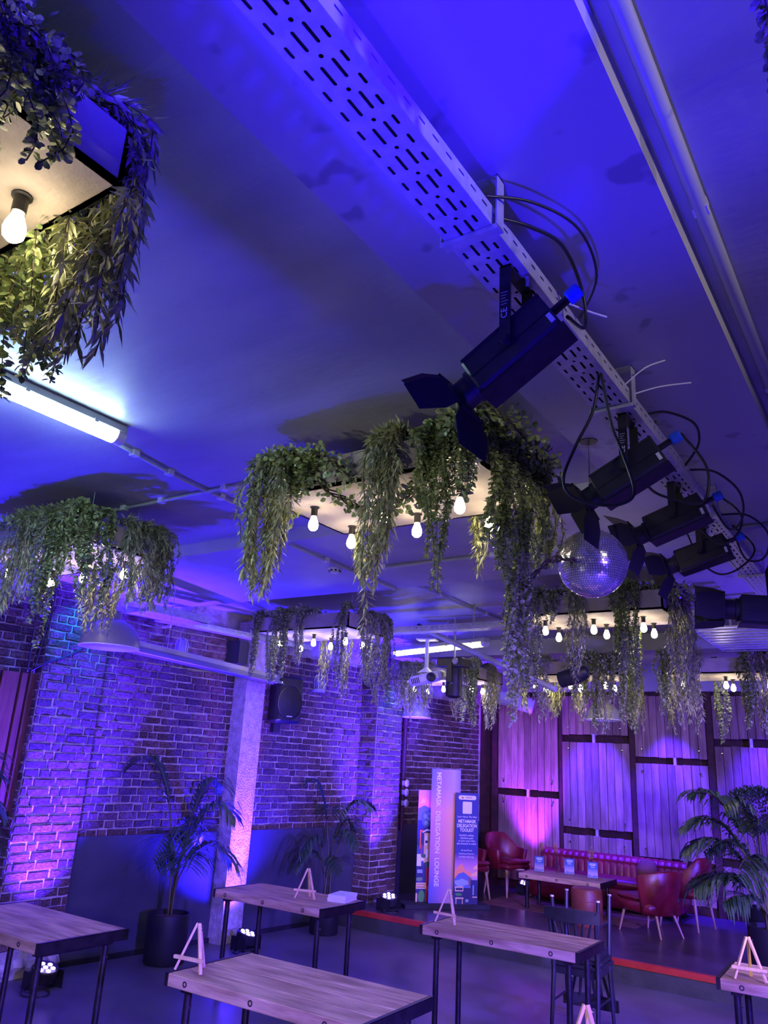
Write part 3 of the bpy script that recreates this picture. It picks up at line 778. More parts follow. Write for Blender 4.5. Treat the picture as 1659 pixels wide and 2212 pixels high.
# ---- sockets and riser pipe beside the second pier
t = thing('riser_pipe', 'dark pipe rising on the wall right of the second brick pier', 'pipe', (-6.10, 9.62, .2))
MB().tube([(0, 0, .8), (0, 0, 2.2)], .03, 10).build('pipe', M['darksteel'], t, True)
MB().tube([(0, 0, 2.2), (0, 0, 2.32)], .045, 12).build('collar', M['darksteel'], t, True)
for k, z in enumerate((1.62, 1.50, 1.36)):
    t = thing('wall_socket', ('topmost', 'middle', 'lowest')[k] + ' of three round white wall plates right of the second brick pier', 'socket', (-6.03, 9.60, z), 0, 'round white wall plates')
    MB().lathe([(.05, 0), (.05, .012), (.04, .02), (.001, .022)], 20, Matrix.Rotation(PI / 2, 4, 'Y'), True).build('plate', M['whiteplastic'], t, True)
    MB().box(.018, .026, -.012, .012, -.012, .012).build('rocker', M['greyplastic'], t)
    MB().box(-.06, .002, -.02, .02, -.03, .03).build('back_box', M['greyplastic'], t)
#PART3

# ================================================================ PLANTER BOXES AND VINES
bulb_me = MB().lathe([(.012, 0), (.014, -.010), (.023, -.034), (.026, -.050), (.023, -.066), (.012, -.077), (.001, -.080)], 14).mesh('bulb', M['bulb'], 'full')
sock_me = MB().lathe([(.024, 0), (.024, -.004), (.017, -.006), (.017, -.048), (.012, -.050)], 14, None, True, True).mesh('lamp_holder', M['black'], True)
BOX_G = 'planter light boxes hanging from the ceiling'


def planter(x0, y0, z, label, sx=1.19, sy=.68, bulbs=True, h=.15):
    t = thing('planter_light_box', label, 'hanging planter', (x0, y0, z), 0, BOX_G)
    b = MB().box(0, sx, 0, sy, 0, .014)
    b.box(0, sx, 0, .014, 0, h).box(0, sx, sy - .014, sy, 0, h).box(0, .014, 0, sy, 0, h).box(sx - .014, sx, 0, sy, 0, h)
    b.build('panel', M['box'], t)
    for a, c in ((.16, .22), (.56, .27), (.96, .28), (.14, .57), (.58, .53), (.96, .58)) if bulbs else ():
        s = inst('lamp_holder', sock_me, t, (a, c, 0)); inst('bulb', bulb_me, s, (0, 0, -.045))
    for a in (.09, sx - .09):
        for c in (.16, sy - .16):
            MB().tube([(a, c, h - .02), (a, c, (ZC if not 3.97 < y0 + c < 5.54 else ZS) - z)], .0018, 5).lathe([(.010, h), (.010, h + .01), (.001, h + .012)], 8, Matrix.Translation((a, c, 0))).build('suspension_wire', M['steel'], t)
    return t


BX = {}
BX['a'] = planter(-2.53, .14, 3.1, 'planter light box cut off at the upper left, nearest the camera')
BX['b'] = planter(-2.56, 2.62, 3.1, 'central planter light box in the middle of the ceiling with six visible bulbs')
BX['c'] = planter(-5.33, 2.65, 3.1, 'planter light box at the left edge above the dome pendant')
BX['d'] = planter(-2.68, 5.89, 3.1, 'planter light box right of centre, behind the mirror ball')
BX['e'] = planter(-5.62, 5.88, 3.1, 'planter light box left of the projector, above the loudspeaker')
BX['f'] = planter(-2.14, 8.25, 2.9, 'planter light box low at the right, in front of the panel wall')
BX['g'] = planter(-5.57, 8.5, 2.9, 'planter light box partly hidden behind the projector')
BX['h'] = planter(-3.77, 8.22, 2.9, 'planter light box with a front lit yellow, behind the slanting pole')
BX['i'] = planter(.03, 1.0, 3.1, 'planter box mostly outside the right edge', bulbs=False)

LEAFK = {'willow': (.062, .013), 'round': (.027, .024), 'fine': (.034, .010), 'small': (.020, .017)}


def vine_mesh(kind, L, W, ns, seed, gap):
    """stems + leaves of one trailing garland; hangs from (0,0,0) over an edge towards -y, falls along -z"""
    r = random.Random(seed); st = MB(); V = []; F = []
    ll, lw = LEAFK[kind]
    for s in range(ns):
        a = r.uniform(-1, 1); Ls = L * (r.uniform(.55, 1.0) if s else 1.0); ox = a * W * .5; oy = r.uniform(-.5, 1) * W * .30
        ph = r.uniform(0, 6); sw = r.uniform(.012, .035)
        pts = [Vector((ox * .5, .10 + r.uniform(-.03, .05), .035 + r.uniform(0, .03))), Vector((ox * .7, .02, .06 + r.uniform(0, .03)))]
        n = max(4, int(Ls / .07))
        for i in range(n + 1):
            f = i / n
            pts.append(Vector((ox * (.8 + .5 * f * (1 - f) * 2) * (1.1 - .5 * f * f) + sw * math.sin(ph + 7 * f), -.025 - oy * min(1, f * 3) - sw * math.cos(ph + 5 * f), .02 - Ls * f)))
        cv = spline(pts, 3)
        st.tube(cv[::2] + [cv[-1]], .0016, 4, False)
        # leaves along the strand
        acc = 0.0; i = 0; total = sum((cv[k + 1] - cv[k]).length for k in range(len(cv) - 1)); d = 0.0; seg = 0; segl = (cv[1] - cv[0]).length; pos = 0.0
        while d < total:
            while seg < len(cv) - 2 and pos + segl < d:
                pos += segl; seg += 1; segl = (cv[seg + 1] - cv[seg]).length
            t = (cv[seg + 1] - cv[seg]).normalized(); p = cv[seg] + t * (d - pos)
            for side in (0, 1):
                an = r.uniform(0, 2 * PI); o = t.orthogonal().normalized(); o.rotate(Matrix.Rotation(an, 3, t))
                sp = r.uniform(.45, 1.35) if kind in ('willow', 'fine') else r.uniform(.7, 1.7)
                dr = (t * math.cos(sp) + o * math.sin(sp)).normalized(); dr.z -= .15; dr.normalize()
                sd = dr.cross(o)
                if sd.length < .01: sd = dr.orthogonal()
                sd.normalize(); up = sd.cross(dr)
                sc = r.uniform(.65, 1.15); a_ = ll * sc; b_ = lw * sc * .5
                stalk = .004 if kind in ('round', 'small') else .001
                q = p + dr * stalk; bend = up * (-a_ * r.uniform(.0, .28)); k = len(V)
                if kind in ('willow', 'fine'):
                    V += [q, q + dr * a_ * .45 + sd * b_ + bend * .35, q + dr * a_ * .45 + bend * .35 + up * b_ * .35, q + dr * a_ * .45 - sd * b_ + bend * .35, q + dr * a_ + bend * 1.2]
                    F += [(k, k + 1, k + 2), (k, k + 2, k + 3), (k + 1, k + 4, k + 2), (k + 2, k + 4, k + 3)]
                else:
                    V += [q, q + dr * a_ * .35 + sd * b_ * .95, q + dr * a_ * .8 + sd * b_ * .75 + bend * .5, q + dr * a_ + bend, q + dr * a_ * .8 - sd * b_ * .75 + bend * .5, q + dr * a_ * .35 - sd * b_ * .95]
                    F += [(k, k + 1, k + 2, k + 3), (k, k + 3, k + 4, k + 5)]
            d += gap * r.uniform(.7, 1.3)
    me = bpy.data.meshes.new('foliage'); me.from_pydata([tuple(v) for v in V], [], F)
    me.materials.append(M['willow'] if kind in ('willow', 'fine') else M['round']); me.shade_smooth()
    return st.mesh('stems', M['twig']), me


VM = {}
def vget(kind, L, W, var):
    Lq = min((.35, .5, .65, .85, 1.15), key=lambda a: abs(a - L)); Wq = .14 if W < .17 else .22
    k = (kind, Lq, Wq, var)
    if k not in VM:
        ns = {('willow', .14): 8, ('willow', .22): 13, ('round', .14): 9, ('round', .22): 15, ('fine', .14): 11, ('fine', .22): 17, ('small', .14): 9, ('small', .22): 15}[(kind, Wq)]
        VM[k] = vine_mesh(kind, Lq, Wq, ns, hash((len(kind), int(Lq * 100), int(Wq * 100), var)) % 9999, {'willow': .014, 'round': .011, 'fine': .0095, 'small': .0085}[kind])
    return VM[k], L / Lq


KN = {'willow': 'willow-leaved', 'round': 'round-leaved', 'fine': 'feathery', 'small': 'small-leaved'}
BN = {'a': 'upper left planter box', 'b': 'central planter box', 'c': 'left edge planter box', 'd': 'box behind mirror ball',
      'e': 'box above loudspeaker', 'f': 'low right planter box', 'g': 'box behind projector', 'h': 'yellow-fronted box', 'i': 'box outside right edge'}
BS = {'a': (-2.53, .14, 3.1), 'b': (-2.56, 2.62, 3.1), 'c': (-5.33, 2.65, 3.1), 'd': (-2.68, 5.89, 3.1), 'e': (-5.62, 5.88, 3.1), 'f': (-2.14, 8.25, 2.9), 'g': (-5.57, 8.5, 2.9), 'h': (-3.77, 8.22, 2.9), 'i': (.03, 1.0, 3.1)}
EDGE = {'front': 0.0, 'right': PI / 2, 'back': PI, 'left': -PI / 2}
ORD = ['first', 'second', 'third', 'fourth', 'fifth', 'sixth', 'seventh', 'eighth', 'ninth']
VN = {}


def vine(bx, edge, u, kind, L, W=.14, rz=0.0):
    x0, y0, z = BS[bx]; sx, sy, h = 1.19, .68, .15
    p = {'front': (x0 + u * sx, y0, z + h), 'back': (x0 + u * sx, y0 + sy, z + h), 'right': (x0 + sx, y0 + u * sy, z + h), 'left': (x0, y0 + u * sy, z + h)}[edge]
    VN[(bx, edge)] = VN.get((bx, edge), 0) + 1
    c = VN[(bx, edge)]
    (stm, lf), k = vget(kind, L + h, W, RND.randrange(2))
    o = inst('trailing_vine', stm, None, p, (0, 0, EDGE[edge] + rz), (RND.uniform(.92, 1.08), 1, k))
    f = inst('foliage', lf, o); f['kind'] = 'stuff'
    frm = 'left' if edge in ('front', 'back') else 'near'
    tag(o, '%s vine, %s from %s on %s edge of %s' % (KN[kind], ORD[c - 1], frm, edge, BN[bx]), 'vine', 'artificial vines trailing from the planter boxes')


VINES = {
 'a': [('right', .22, 'small', .30, .14), ('right', .45, 'small', .22, .14), ('right', .66, 'small', .16, .14), ('back', .42, 'small', .5, .22), ('back', .50, 'small', .45, .22), ('back', .62, 'round', .48, .22), ('back', .76, 'small', .42, .22), ('back', .86, 'willow', .40, .22), ('back', .97, 'willow', .36, .14), ('front', .7, 'small', .3, .22)],
 'b': [('front', .03, 'willow', .52, .22), ('front', .10, 'willow', .50, .22), ('front', .22, 'round', .06, .22), ('front', .60, 'willow', .70, .14), ('front', .66, 'willow', .38, .14), ('front', .83, 'round', .28, .14), ('front', .88, 'small', .58, .14), ('front', .96, 'round', .20, .14), ('right', .20, 'round', .50, .14), ('right', .40, 'small', .95, .14), ('right', .45, 'round', 1.05, .14), ('right', .75, 'small', .42, .22), ('right', .95, 'fine', .35, .14), ('back', .10, 'willow', .25, .14), ('back', .70, 'willow', .30, .14), ('left', .3, 'round', .1, .22)],
 'c': [('front', .70, 'fine', .42, .22), ('front', .86, 'round', .70, .22), ('front', .91, 'willow', .30, .22), ('front', .97, 'small', .25, .14), ('right', .12, 'round', .40, .22), ('right', .35, 'small', .42, .14), ('right', .62, 'willow', .36, .14), ('right', .88, 'willow', .36, .22), ('right', .97, 'fine', .36, .22), ('back', .35, 'willow', .45, .22), ('back', .55, 'fine', .5, .22), ('back', .78, 'willow', .26, .22), ('back', .9, 'round', .28, .22), ('front', .55, 'willow', .5, .22)],
 'd': [('front', .06, 'round', .58, .14), ('front', .13, 'small', .70, .14), ('front', .26, 'small', .10, .14), ('front', .44, 'willow', .62, .14), ('front', .74, 'round', .48, .14), ('front', .81, 'small', .65, .14), ('right', .25, 'fine', .50, .14), ('right', .55, 'willow', .75, .22), ('right', .85, 'fine', .70, .14), ('left', .4, 'round', .6, .14), ('back', .65, 'round', .5, .14)],
 'e': [('front', .01, 'round', .48, .14), ('front', .24, 'small', .58, .14), ('front', .34, 'round', .50, .14), ('front', .52, 'willow', .36, .14), ('front', .96, 'small', .60, .14), ('right', .40, 'willow', .50, .14), ('right', .70, 'fine', .70, .22), ('right', .95, 'round', .66, .14), ('back', .30, 'willow', .5, .14), ('back', .55, 'fine', .66, .14), ('back', .8, 'round', .5, .14), ('left', .5, 'round', .5, .14)],
 'f': [('front', .01, 'round', .42, .14), ('front', .15, 'fine', .55, .14), ('front', .26, 'willow', .60, .14), ('front', .66, 'round', .55, .14), ('front', .80, 'fine', .60, .22), ('front', .92, 'willow', .62, .22), ('back', .35, 'round', .65, .14), ('back', .75, 'fine', .6, .22), ('left', .5, 'fine', .6, .22)],
 'g': [('front', .08, 'fine', .40, .22), ('front', .22, 'willow', .45, .22), ('front', .40, 'willow', .42, .22), ('front', .80, 'fine', .50, .22), ('front', .95, 'round', .58, .22), ('back', .5, 'round', .50, .14), ('back', .85, 'willow', .55, .22), ('right', .5, 'fine', .5, .22), ('left', .5, 'fine', .5, .22)],
 'h': [('front', .02, 'fine', .46, .14), ('front', .30, 'willow', .50, .14), ('back', .15, 'willow', .42, .22), ('front', .58, 'round', .40, .14), ('front', .74, 'round', .58, .22), ('front', .88, 'fine', .62, .22), ('front', .98, 'round', .52, .22), ('right', .4, 'round', .6, .22), ('right', .8, 'fine', .55, .22), ('back', .4, 'fine', .5, .22), ('left', .5, 'willow', .4, .22)],
 'i': [('left', .12, 'small', .20, .14), ('left', .22, 'round', .15, .14)],
}
for bx, L in VINES.items():
    for a in L: vine(bx, *a)

# woody garlands with leaves winding across the planter boxes
def garland(label, pts, n, kind, spread, seed):
    r = random.Random(seed); cv = spline(pts, 8)
    t = thing('woody_garland', label, 'vine', pts[0], 0, 'woody garlands on the planter boxes'); o0 = Vector(pts[0])
    tw = MB()
    for k in range(3):
        tw.tube([p - o0 + Vector((.012 * math.sin(i * .7 + k * 2), .012 * math.cos(i * .6 + k * 2), .01 * math.sin(i * .9 + k))) for i, p in enumerate(cv)], .004, 5, False)
    tw.build('twig', M['twig'], t, 'full')
    V = MB(); ll, lw = LEAFK[kind]
    for i in range(n):
        f = r.random() * (len(cv) - 1.01); p = cv[int(f)].lerp(cv[int(f) + 1], f % 1) - o0
        d = Vector((r.uniform(-1, 1), r.uniform(-1, 1), r.uniform(-1, .8))).normalized(); p = p + d * r.uniform(.0, spread)
        s = d.orthogonal().normalized(); s.rotate(Matrix.Rotation(r.uniform(0, 6), 3, d)); a = ll * r.uniform(.8, 1.3); b = lw * .5 * r.uniform(.8, 1.2); u = s.cross(d) * a * .15
        V.add([p, p + d * a * .35 + s * b, p + d * a * .8 + s * b * .75 + u, p + d * a + u, p + d * a * .8 - s * b * .75 + u, p + d * a * .35 - s * b], [(0, 1, 2, 3), (0, 3, 4, 5)])
    o = V.build('foliage', M['round'], t, 'full'); o['kind'] = 'stuff'


garland('leafy branch lying along the top left corner of the central planter box', [(-2.62, 2.75, 3.27), (-2.5, 2.58, 3.28), (-2.3, 2.58, 3.27), (-2.12, 2.58, 3.22), (-1.98, 2.60, 3.10)], 420, 'round', .06, 1)
garland('twisted branch drooping under the bulbs of the central planter box', [(-2.20, 2.60, 3.14), (-2.08, 2.66, 3.04), (-1.95, 2.75, 3.0), (-1.80, 2.74, 3.02), (-1.66, 2.66, 3.06), (-1.56, 2.60, 3.16), (-1.44, 2.58, 3.27)], 430, 'round', .055, 2)
garland('leafy branch spilling over the right top corner of the central planter box', [(-1.48, 2.57, 3.29), (-1.34, 2.62, 3.33), (-1.28, 2.85, 3.29), (-1.30, 3.1, 3.27), (-1.34, 3.3, 3.27)], 520, 'round', .08, 3)
garland('bare twig reaching from the long vine to the mirror ball', [(-1.32, 2.95, 2.62), (-1.27, 3.0, 2.70), (-1.22, 3.03, 2.75), (-1.17, 3.035, 2.76), (-1.12, 3.035, 2.74)], 30, 'small', .03, 4)
garland('dark leafy heap on top of the box behind the mirror ball', [(-2.6, 5.95, 3.28), (-2.3, 5.92, 3.30), (-2.0, 5.94, 3.28), (-1.75, 5.95, 3.29), (-1.5, 6.0, 3.27)], 900, 'round', .09, 5)
garland('leafy heap on the top right end of the box behind the mirror ball', [(-1.52, 5.95, 3.28), (-1.42, 6.1, 3.29), (-1.38, 6.4, 3.27)], 320, 'round', .09, 6)
garland('dark leafy heap on top of the box above the loudspeaker', [(-5.62, 5.9, 3.26), (-5.3, 5.88, 3.29), (-5.05, 5.9, 3.28), (-4.8, 5.9, 3.27)], 700, 'round', .06, 7)
garland('leafy heap on top of the left edge planter box', [(-5.0, 2.66, 3.27), (-4.7, 2.64, 3.29), (-4.45, 2.66, 3.27)], 500, 'round', .06, 8)
garland('dark leafy heap on the corner of the nearest upper left box', [(-1.36, .2, 3.28), (-1.31, .38, 3.30), (-1.33, .56, 3.28), (-1.38, .66, 3.26)], 900, 'small', .055, 9)
garland('leafy heap on top of the yellow-fronted box, right half', [(-3.1, 8.2, 3.08), (-2.8, 8.18, 3.06), (-2.55, 8.25, 3.0), (-2.5, 8.6, 3.0)], 900, 'round', .12, 10)
garland('curling twig hanging from the box behind the projector', [(-4.55, 8.45, 3.06), (-4.5, 8.4, 2.85), (-4.62, 8.38, 2.75), (-4.48, 8.36, 2.62)], 60, 'round', .05, 12)

# ================================================================ TABLES AND EASELS
def table(label, x, y, rz, L, D, H, z0=0.0, group='timber tables on steel legs', planks=4, th=.062, bolts=3, legr=.021):
    """origin: near left corner on the floor; local x along the long side"""
    t = thing('timber_table', label, 'table', (x, y, z0), rz, group)
    pw = D / planks; r = random.Random(int(abs(x * 100)) + int(y * 10))
    for k in range(planks):
        MB().cbox(.022, L - .022, k * pw + .001, (k + 1) * pw - .001, H - th, H + r.uniform(-.001, .0005), .004).build('top_plank', M['tabletop'], t)
    for a in (0, L - .022):
        MB().box(a, a + .022, 0, D, H - th, H + .001).box(a - (.0 if a else 0), a + .022, .0, D, H - .003, H + .002).build('end_angle', M['legsteel'], t)
    for k in range(bolts):
        bx = L * (.12 + .36 * k) if bolts == 3 else L * .5
        T = Matrix.Translation((bx, .0, H - th * .5)) @ Matrix.Rotation(PI / 2, 4, 'X')
        MB().lathe([(.015, -.004), (.015, .0016), (.009, .0018), (.008, -.012), (.001, -.012)], 12, T).build('bolt_hole', M['blackmatt'], t)
    for a in (.10, L - .10):
        MB().box(a - .03, a + .03, .06, D - .06, H - th - .03, H - th).build('cross_rail', M['legsteel'], t)
        for b in (.09, D - .09):
            lg = MB().tube([(a, b, 0), (a, b, H - th - .002)], legr, 12).build('leg', M['legsteel'], t, True)
            MB().lathe([(.008, 0), (.008, .008), (.001, .009)], 8, Matrix.Translation((a + legr, b, H - .16)) @ Matrix.Rotation(PI / 2, 4, 'Y')).build('grub_screw', M['chrome'], lg)
    return t


table('front timber table with a small easel near its left end', -3.56, 3.30, math.radians(.8), 1.29, .66, .75)
table('timber table holding an easel and white leaflets, beside the concrete column', -5.34, 5.39, 0, 1.21, .61, .75)
table('timber table with an easel in front of the stacked dark chairs', -3.30, 5.52, math.radians(1.2), 1.22, .55, .75)
table('timber table at the left edge without an easel', -5.78, 3.18, math.radians(-.5), 1.25, .66, .75)
table('timber table cut off at the right edge with a pinkish easel', -1.235, 5.60, math.radians(2), 1.2, .58, .75)
table('timber table below the bottom edge, only its easel tip showing', -1.80, 3.19, 0, 1.2, .63, .75)
table('low timber coffee table with leaflets and dried flowers on the stage', -4.58, 10.06, 0, 1.12, .57, .42, .2, planks=3, legr=.024)


def easel(label, x, y, z, rz, h=.235):
    t = thing('mini_easel', label, 'easel', (x, y, z), rz, 'small wooden easels on the tables')
    w = .0092
    def stick(a, b, nm):
        a = Vector(a); b = Vector(b); d = (b - a); T = Matrix.Translation(a) @ d.to_track_quat('Z', 'Y').to_matrix().to_4x4()
        return MB().cbox(-w, w, -w * .7, w * .7, 0, d.length, .001, T).build(nm, M['pine'], t)
    stick((-.088, 0, .004), (-.006, .048, h), 'front_leg'); stick((.088, 0, .004), (.006, .048, h), 'front_leg')
    stick((.0, .135, .004), (.0, .062, h - .01), 'rear_leg')
    MB().cbox(-.098, .098, -.015, .004, .060, .077, .001).build('ledge', M['pine'], t)
    MB().tube([(-.022, .05, h - .022), (.03, .05, h - .022)], .0022, 6).box(.028, .032, .044, .056, h - .034, h - .026).box(.028, .032, .044, .056, h - .018, h - .010).build('wing_nut', M['chrome'], t)
    return t


easel('small pale easel at the left end of the front table', -3.467, 3.372, .7515, math.radians(7))
easel('small pale easel beside the white leaflets on the column table', -4.51, 5.635, .7515, math.radians(20))
easel('small pinkish easel on the table in front of the stacked chairs', -3.178, 5.685, .7515, math.radians(-5))
easel('small pinkish easel on the table at the right edge', -1.05, 5.66, .7515, math.radians(8))
easel('small easel whose top pokes up at the bottom edge', -1.27, 3.42, .7515, math.radians(6), .25)
t = thing('leaflet_stack', 'stack of white leaflets on the table beside the concrete column', 'leaflets', (-4.33, 5.72, .7515), math.radians(12))
for k in range(9):
    a = RND.uniform(-.004, .004); MB().box(a, .165 + a, a, .24 + a, k * .006, k * .006 + .0054).build('leaflet', M['paper'], t)
for y in (.06, .14): MB().box(.03, .13, y, y + .012, .0538, .0543).build('printed_line', M['greyplastic'], t)

# ================================================================ PLANTS IN POTS
def pot(t, r0, r1, h):
    MB().lathe([(.001, .0), (r0, 0), (r0 + .006, .01), (r1, h), (r1 - .018, h), (r1 - .02, h - .04), (.001, h - .04)], 36).build('pot', M['pot'], t, True)
    MB().lathe([(r1 - .021, h - .042), (r1 * .5, h - .03), (.001, h - .025)], 20).build('soil', M['soil'], t, True)


def frond(t, base, az, rise, reach, droop, nl, ll, seed, lw=.018, name='frond'):
    r = random.Random(seed); base = Vector(base); d = Vector((math.cos(az), math.sin(az), 0))
    n = 14; pts = []
    for i in range(n + 1):
        f = i / n
        pts.append(base + d * (reach * (f ** 1.7)) + Vector((0, 0, rise * math.sin(f * PI * .5 * 1.02) - droop * f ** 3.2)))
    stem = MB().tube(pts, [.009 * (1 - .75 * i / n) + .0015 for i in range(n + 1)], 6).build('stem', M['palmstem'], t, 'full')
    mb = MB(); side = d.cross(Vector((0, 0, 1)))
    start = .42
    nl = int(nl * 1.55)
    for k in range(nl):
        f = start + (1 - start) * (k + .5) / nl; i = min(int(f * n), n - 1); p = pts[i].lerp(pts[i + 1], f * n - i); tg = (pts[i + 1] - pts[i]).normalized()
        L = ll * (math.sin(PI * (.12 + .80 * (k + .5) / nl)) ** .7) * r.uniform(.85, 1.1)
        for s0 in (-1, 1):
            o = (side * s0 * .80 + tg * .62 + Vector((0, 0, r.uniform(.0, .22)))).normalized()
            dn = Vector((0, 0, -1)); wv = o.cross(dn).normalized() * lw * .5
            q = [p, p + o * L * .35, p + o * L * .68 + dn * L * .16, p + o * L * .92 + dn * L * .48 * r.uniform(.6, 1.2)]
            vs = []
            for j, (c, ww) in enumerate(zip(q, (.35, 1.0, .8, .08))):
                vs += [c + wv * ww, c - wv * ww]
            mb.add(vs, [(0, 1, 3, 2), (2, 3, 5, 4), (4, 5, 7, 6)])
    o = mb.build('frond', M['palm'], t, 'full')
    return o


def palm(label, x, y, z, pr, ph, fr, seed, ll=.40, lw=.028):
    t = thing('potted_palm', label, 'plant', (x, y, z)); pot(t, pr * .94, pr, ph)
    r = random.Random(seed)
    for i, (az, rise, reach, droop, nl) in enumerate(fr):
        frond(t, (r.uniform(-.04, .04), r.uniform(-.04, .04), ph - .04), math.radians(az), rise, reach, droop, nl, ll * r.uniform(.85, 1.1), seed * 20 + i, lw)
    return t


palm('potted kentia palm against the grey plaster left of the concrete column', -6.15, 5.66, 0, .195, .42,
     [(-148, 1.62, .55, .28, 16), (78, 1.40, .42, .22, 16), (25, 1.22, .55, .30, 16), (-75, .98, .42, .45, 15), (-20, 1.05, .50, .42, 15), (60, .80, .55, .30, 14), (-35, .72, .60, .20, 13), (100, 1.05, .50, .35, 14)], 3)
palm('potted palm behind the leaflet table, near the second brick pier', -5.93, 7.80, 0, .165, .38,
     [(-140, 1.34, .30, .05, 16), (-60, 1.18, .45, .22, 16), (20, 1.22, .50, .18, 16), (-15, .98, .52, .35, 14), (-100, .9, .45, .38, 14), (60, 1.05, .35, .30, 14), (-30, .62, .45, .25, 12), (-120, .7, .40, .35, 12)], 5, .30, .026)
palm('large palm at the right edge of the stage, wide drooping fronds', -1.42, 8.85, .2, .21, .40,
     [(168, 1.32, .70, .14, 17), (185, 1.12, .68, .25, 16), (205, .95, .70, .30, 16), (235, 1.30, .45, .20, 16), (150, .95, .75, .35, 16), (255, .85, .55, .35, 16), (215, .62, .70, .28, 14), (180, .55, .62, .20, 14), (280, 1.15, .40, .2, 15), (230, .4, .55, .15, 12)], 7, .40, .036)
palm('palm at the left edge with fronds crossing the cedar slat panel', -6.0, 3.10, 0, .19, .42,
     [(75, 1.42, .45, .16, 17), (60, 1.30, .50, .28, 17), (86, 1.5, .42, .1, 17), (45, 1.1, .55, .3, 15), (70, 1.2, .35, .3, 15)], 9, .36, .02)

t = thing('topiary_tree', 'round clipped topiary tree in front of the panel wall at the right', 'plant', (-1.74, 10.55, .2)); pot(t, .17, .2, .34)
MB().tube([(0, 0, .30), (.01, .01, .8), (0, 0, 1.2)], [.022, .02, .018], 8).build('trunk', M['twig'], t, True)
r = random.Random(4); lf = MB()
for i in range(2600):
    d = Vector((r.gauss(0, 1), r.gauss(0, 1), r.gauss(0, 1))).normalized(); p = Vector((d.x * .33, d.y * .33, d.z * .25)) * r.uniform(.72, 1.03) + Vector((0, 0, 1.38))
    d = (d + Vector((r.uniform(-.6, .6), r.uniform(-.6, .6), r.uniform(-.3, .7)))).normalized(); s = d.orthogonal().normalized(); s.rotate(Matrix.Rotation(r.uniform(0, 6), 3, d)); a = .045; b = .011
    lf.add([p, p + d * a * .5 + s * b, p + d * a, p + d * a * .5 - s * b], [(0, 1, 2, 3)])
o = lf.build('foliage', M['palm'], t); o['kind'] = 'stuff'

# ================================================================ FLOOR UPLIGHTS
for k, (p, a, pw, c_, an_, nm) in enumerate(UPL):
    t = thing('par_uplight', 'flat black LED uplight shining up the ' + nm, 'uplight', p)
    yaw = math.atan2(a[1] - p[1], a[0] - p[0]); A = Matrix.Rotation(yaw, 4, 'Z') @ Matrix.Translation((0, 0, .115)) @ Matrix.Rotation(math.radians(-16), 4, 'Y')
    MB().lathe([(.001, -.06), (.085, -.06), (.105, -.045), (.108, .035), (.10, .045), (.09, .038), (.001, .038)], 28, A).build('housing', M['black'], t, True)
    for q in range(7):
        an = q * PI / 3; rr = 0 if q == 6 else .058
        MB().lathe([(.019, .036), (.019, .044), (.012, .048), (.001, .049)], 12, A @ Matrix.Translation((rr * math.cos(an), rr * math.sin(an), 0))).build('led_lens', M['led'], t, True)
    MB().box(-.10, .10, -.118, -.112, .0, .13).box(-.10, .10, .112, .118, .0, .13).box(-.03, .03, -.118, .118, 0, .006).build('floor_bracket', M['black'], t)
    MB().tube(spline([(-.05, -.09, .04), (.02, -.20, .012), (.14, -.22, .009), (.22, -.10, .009), (.10, -.02, .009), (.05, -.18, .02)], 5), .006, 6).build('mains_lead', M['rubber'], t, 'full')

#PART4
# ================================================================ STAGE FURNITURE
def tub_shell(R0, R1, amax, top, bot, th, flare=0.0, n=28, sx=1.0):
    """upholstered shell around the seat; a=0 is the back (-x), arms run to +-amax; top(a) gives the rim height"""
    vs = []; fs = []
    for i in range(n + 1):
        a = -amax + 2 * amax * i / n; z1 = top(a)
        prof = []
        for z, out in ((bot, 0), (bot + (z1 - bot) * .5, .5), (z1 - .015, 1)):
            rr = flare * out
            prof.append((R0 + rr - .02 * (1 - out), R1 + rr - .02 * (1 - out), z))
        q = [(-(p[0]) * math.cos(a) * sx, p[1] * math.sin(a), p[2]) for p in prof]
        q.append((-(R0 + flare - .012) * math.cos(a) * sx, (R1 + flare - .012) * math.sin(a), z1))
        q.append((-(R0 + flare - th + .012) * math.cos(a) * sx, (R1 + flare - th + .012) * math.sin(a), z1))
        for p in prof[::-1]: q.append((-(p[0] - th) * math.cos(a) * sx, (p[1] - th) * math.sin(a), p[2]))
        vs += q
    k = 8
    for i in range(n):
        for j in range(k):
            j2 = (j + 1) % k; fs.append((i * k + j, i * k + j2, (i + 1) * k + j2, (i + 1) * k + j))
    fs.append(tuple(range(k - 1, -1, -1))); fs.append(tuple(range(n * k, n * k + k)))
    return MB().add(vs, fs)


def leg(t, a, b, r0, r1, nm='leg'):
    MB().tube([a, b], [r0, r1], 10).build(nm, M['legwood'], t, True)


def armchair(label, x, y, rz, mt='leatherred', z0=.2):
    t = thing('tub_armchair', label, 'armchair', (x, y, z0), rz, 'red leather tub armchairs on tapered wooden legs')
    def top(a):
        b = abs(a) / math.radians(118); return .80 - .17 * min(1, max(0, (b - .30) / .35)) ** 1.0 - .03 * b
    tub_shell(.27, .285, math.radians(118), top, .34, .055, .03, 32).build('backrest_shell', M[mt], t, 'full')
    MB().cbox(-.22, .27, -.235, .235, .34, .43, .035).build('seat', M[mt], t, 'full')
    MB().cbox(-.20, .285, -.22, .22, .42, .475, .025).build('seat_cushion', M[mt], t, 'full')
    for sx, sy in ((1, 1), (1, -1), (-1, 1), (-1, -1)):
        leg(t, (sx * .19 + .02, sy * .19, .35), (sx * .235 + .02, sy * .225, 0), .021, .011)
    return t


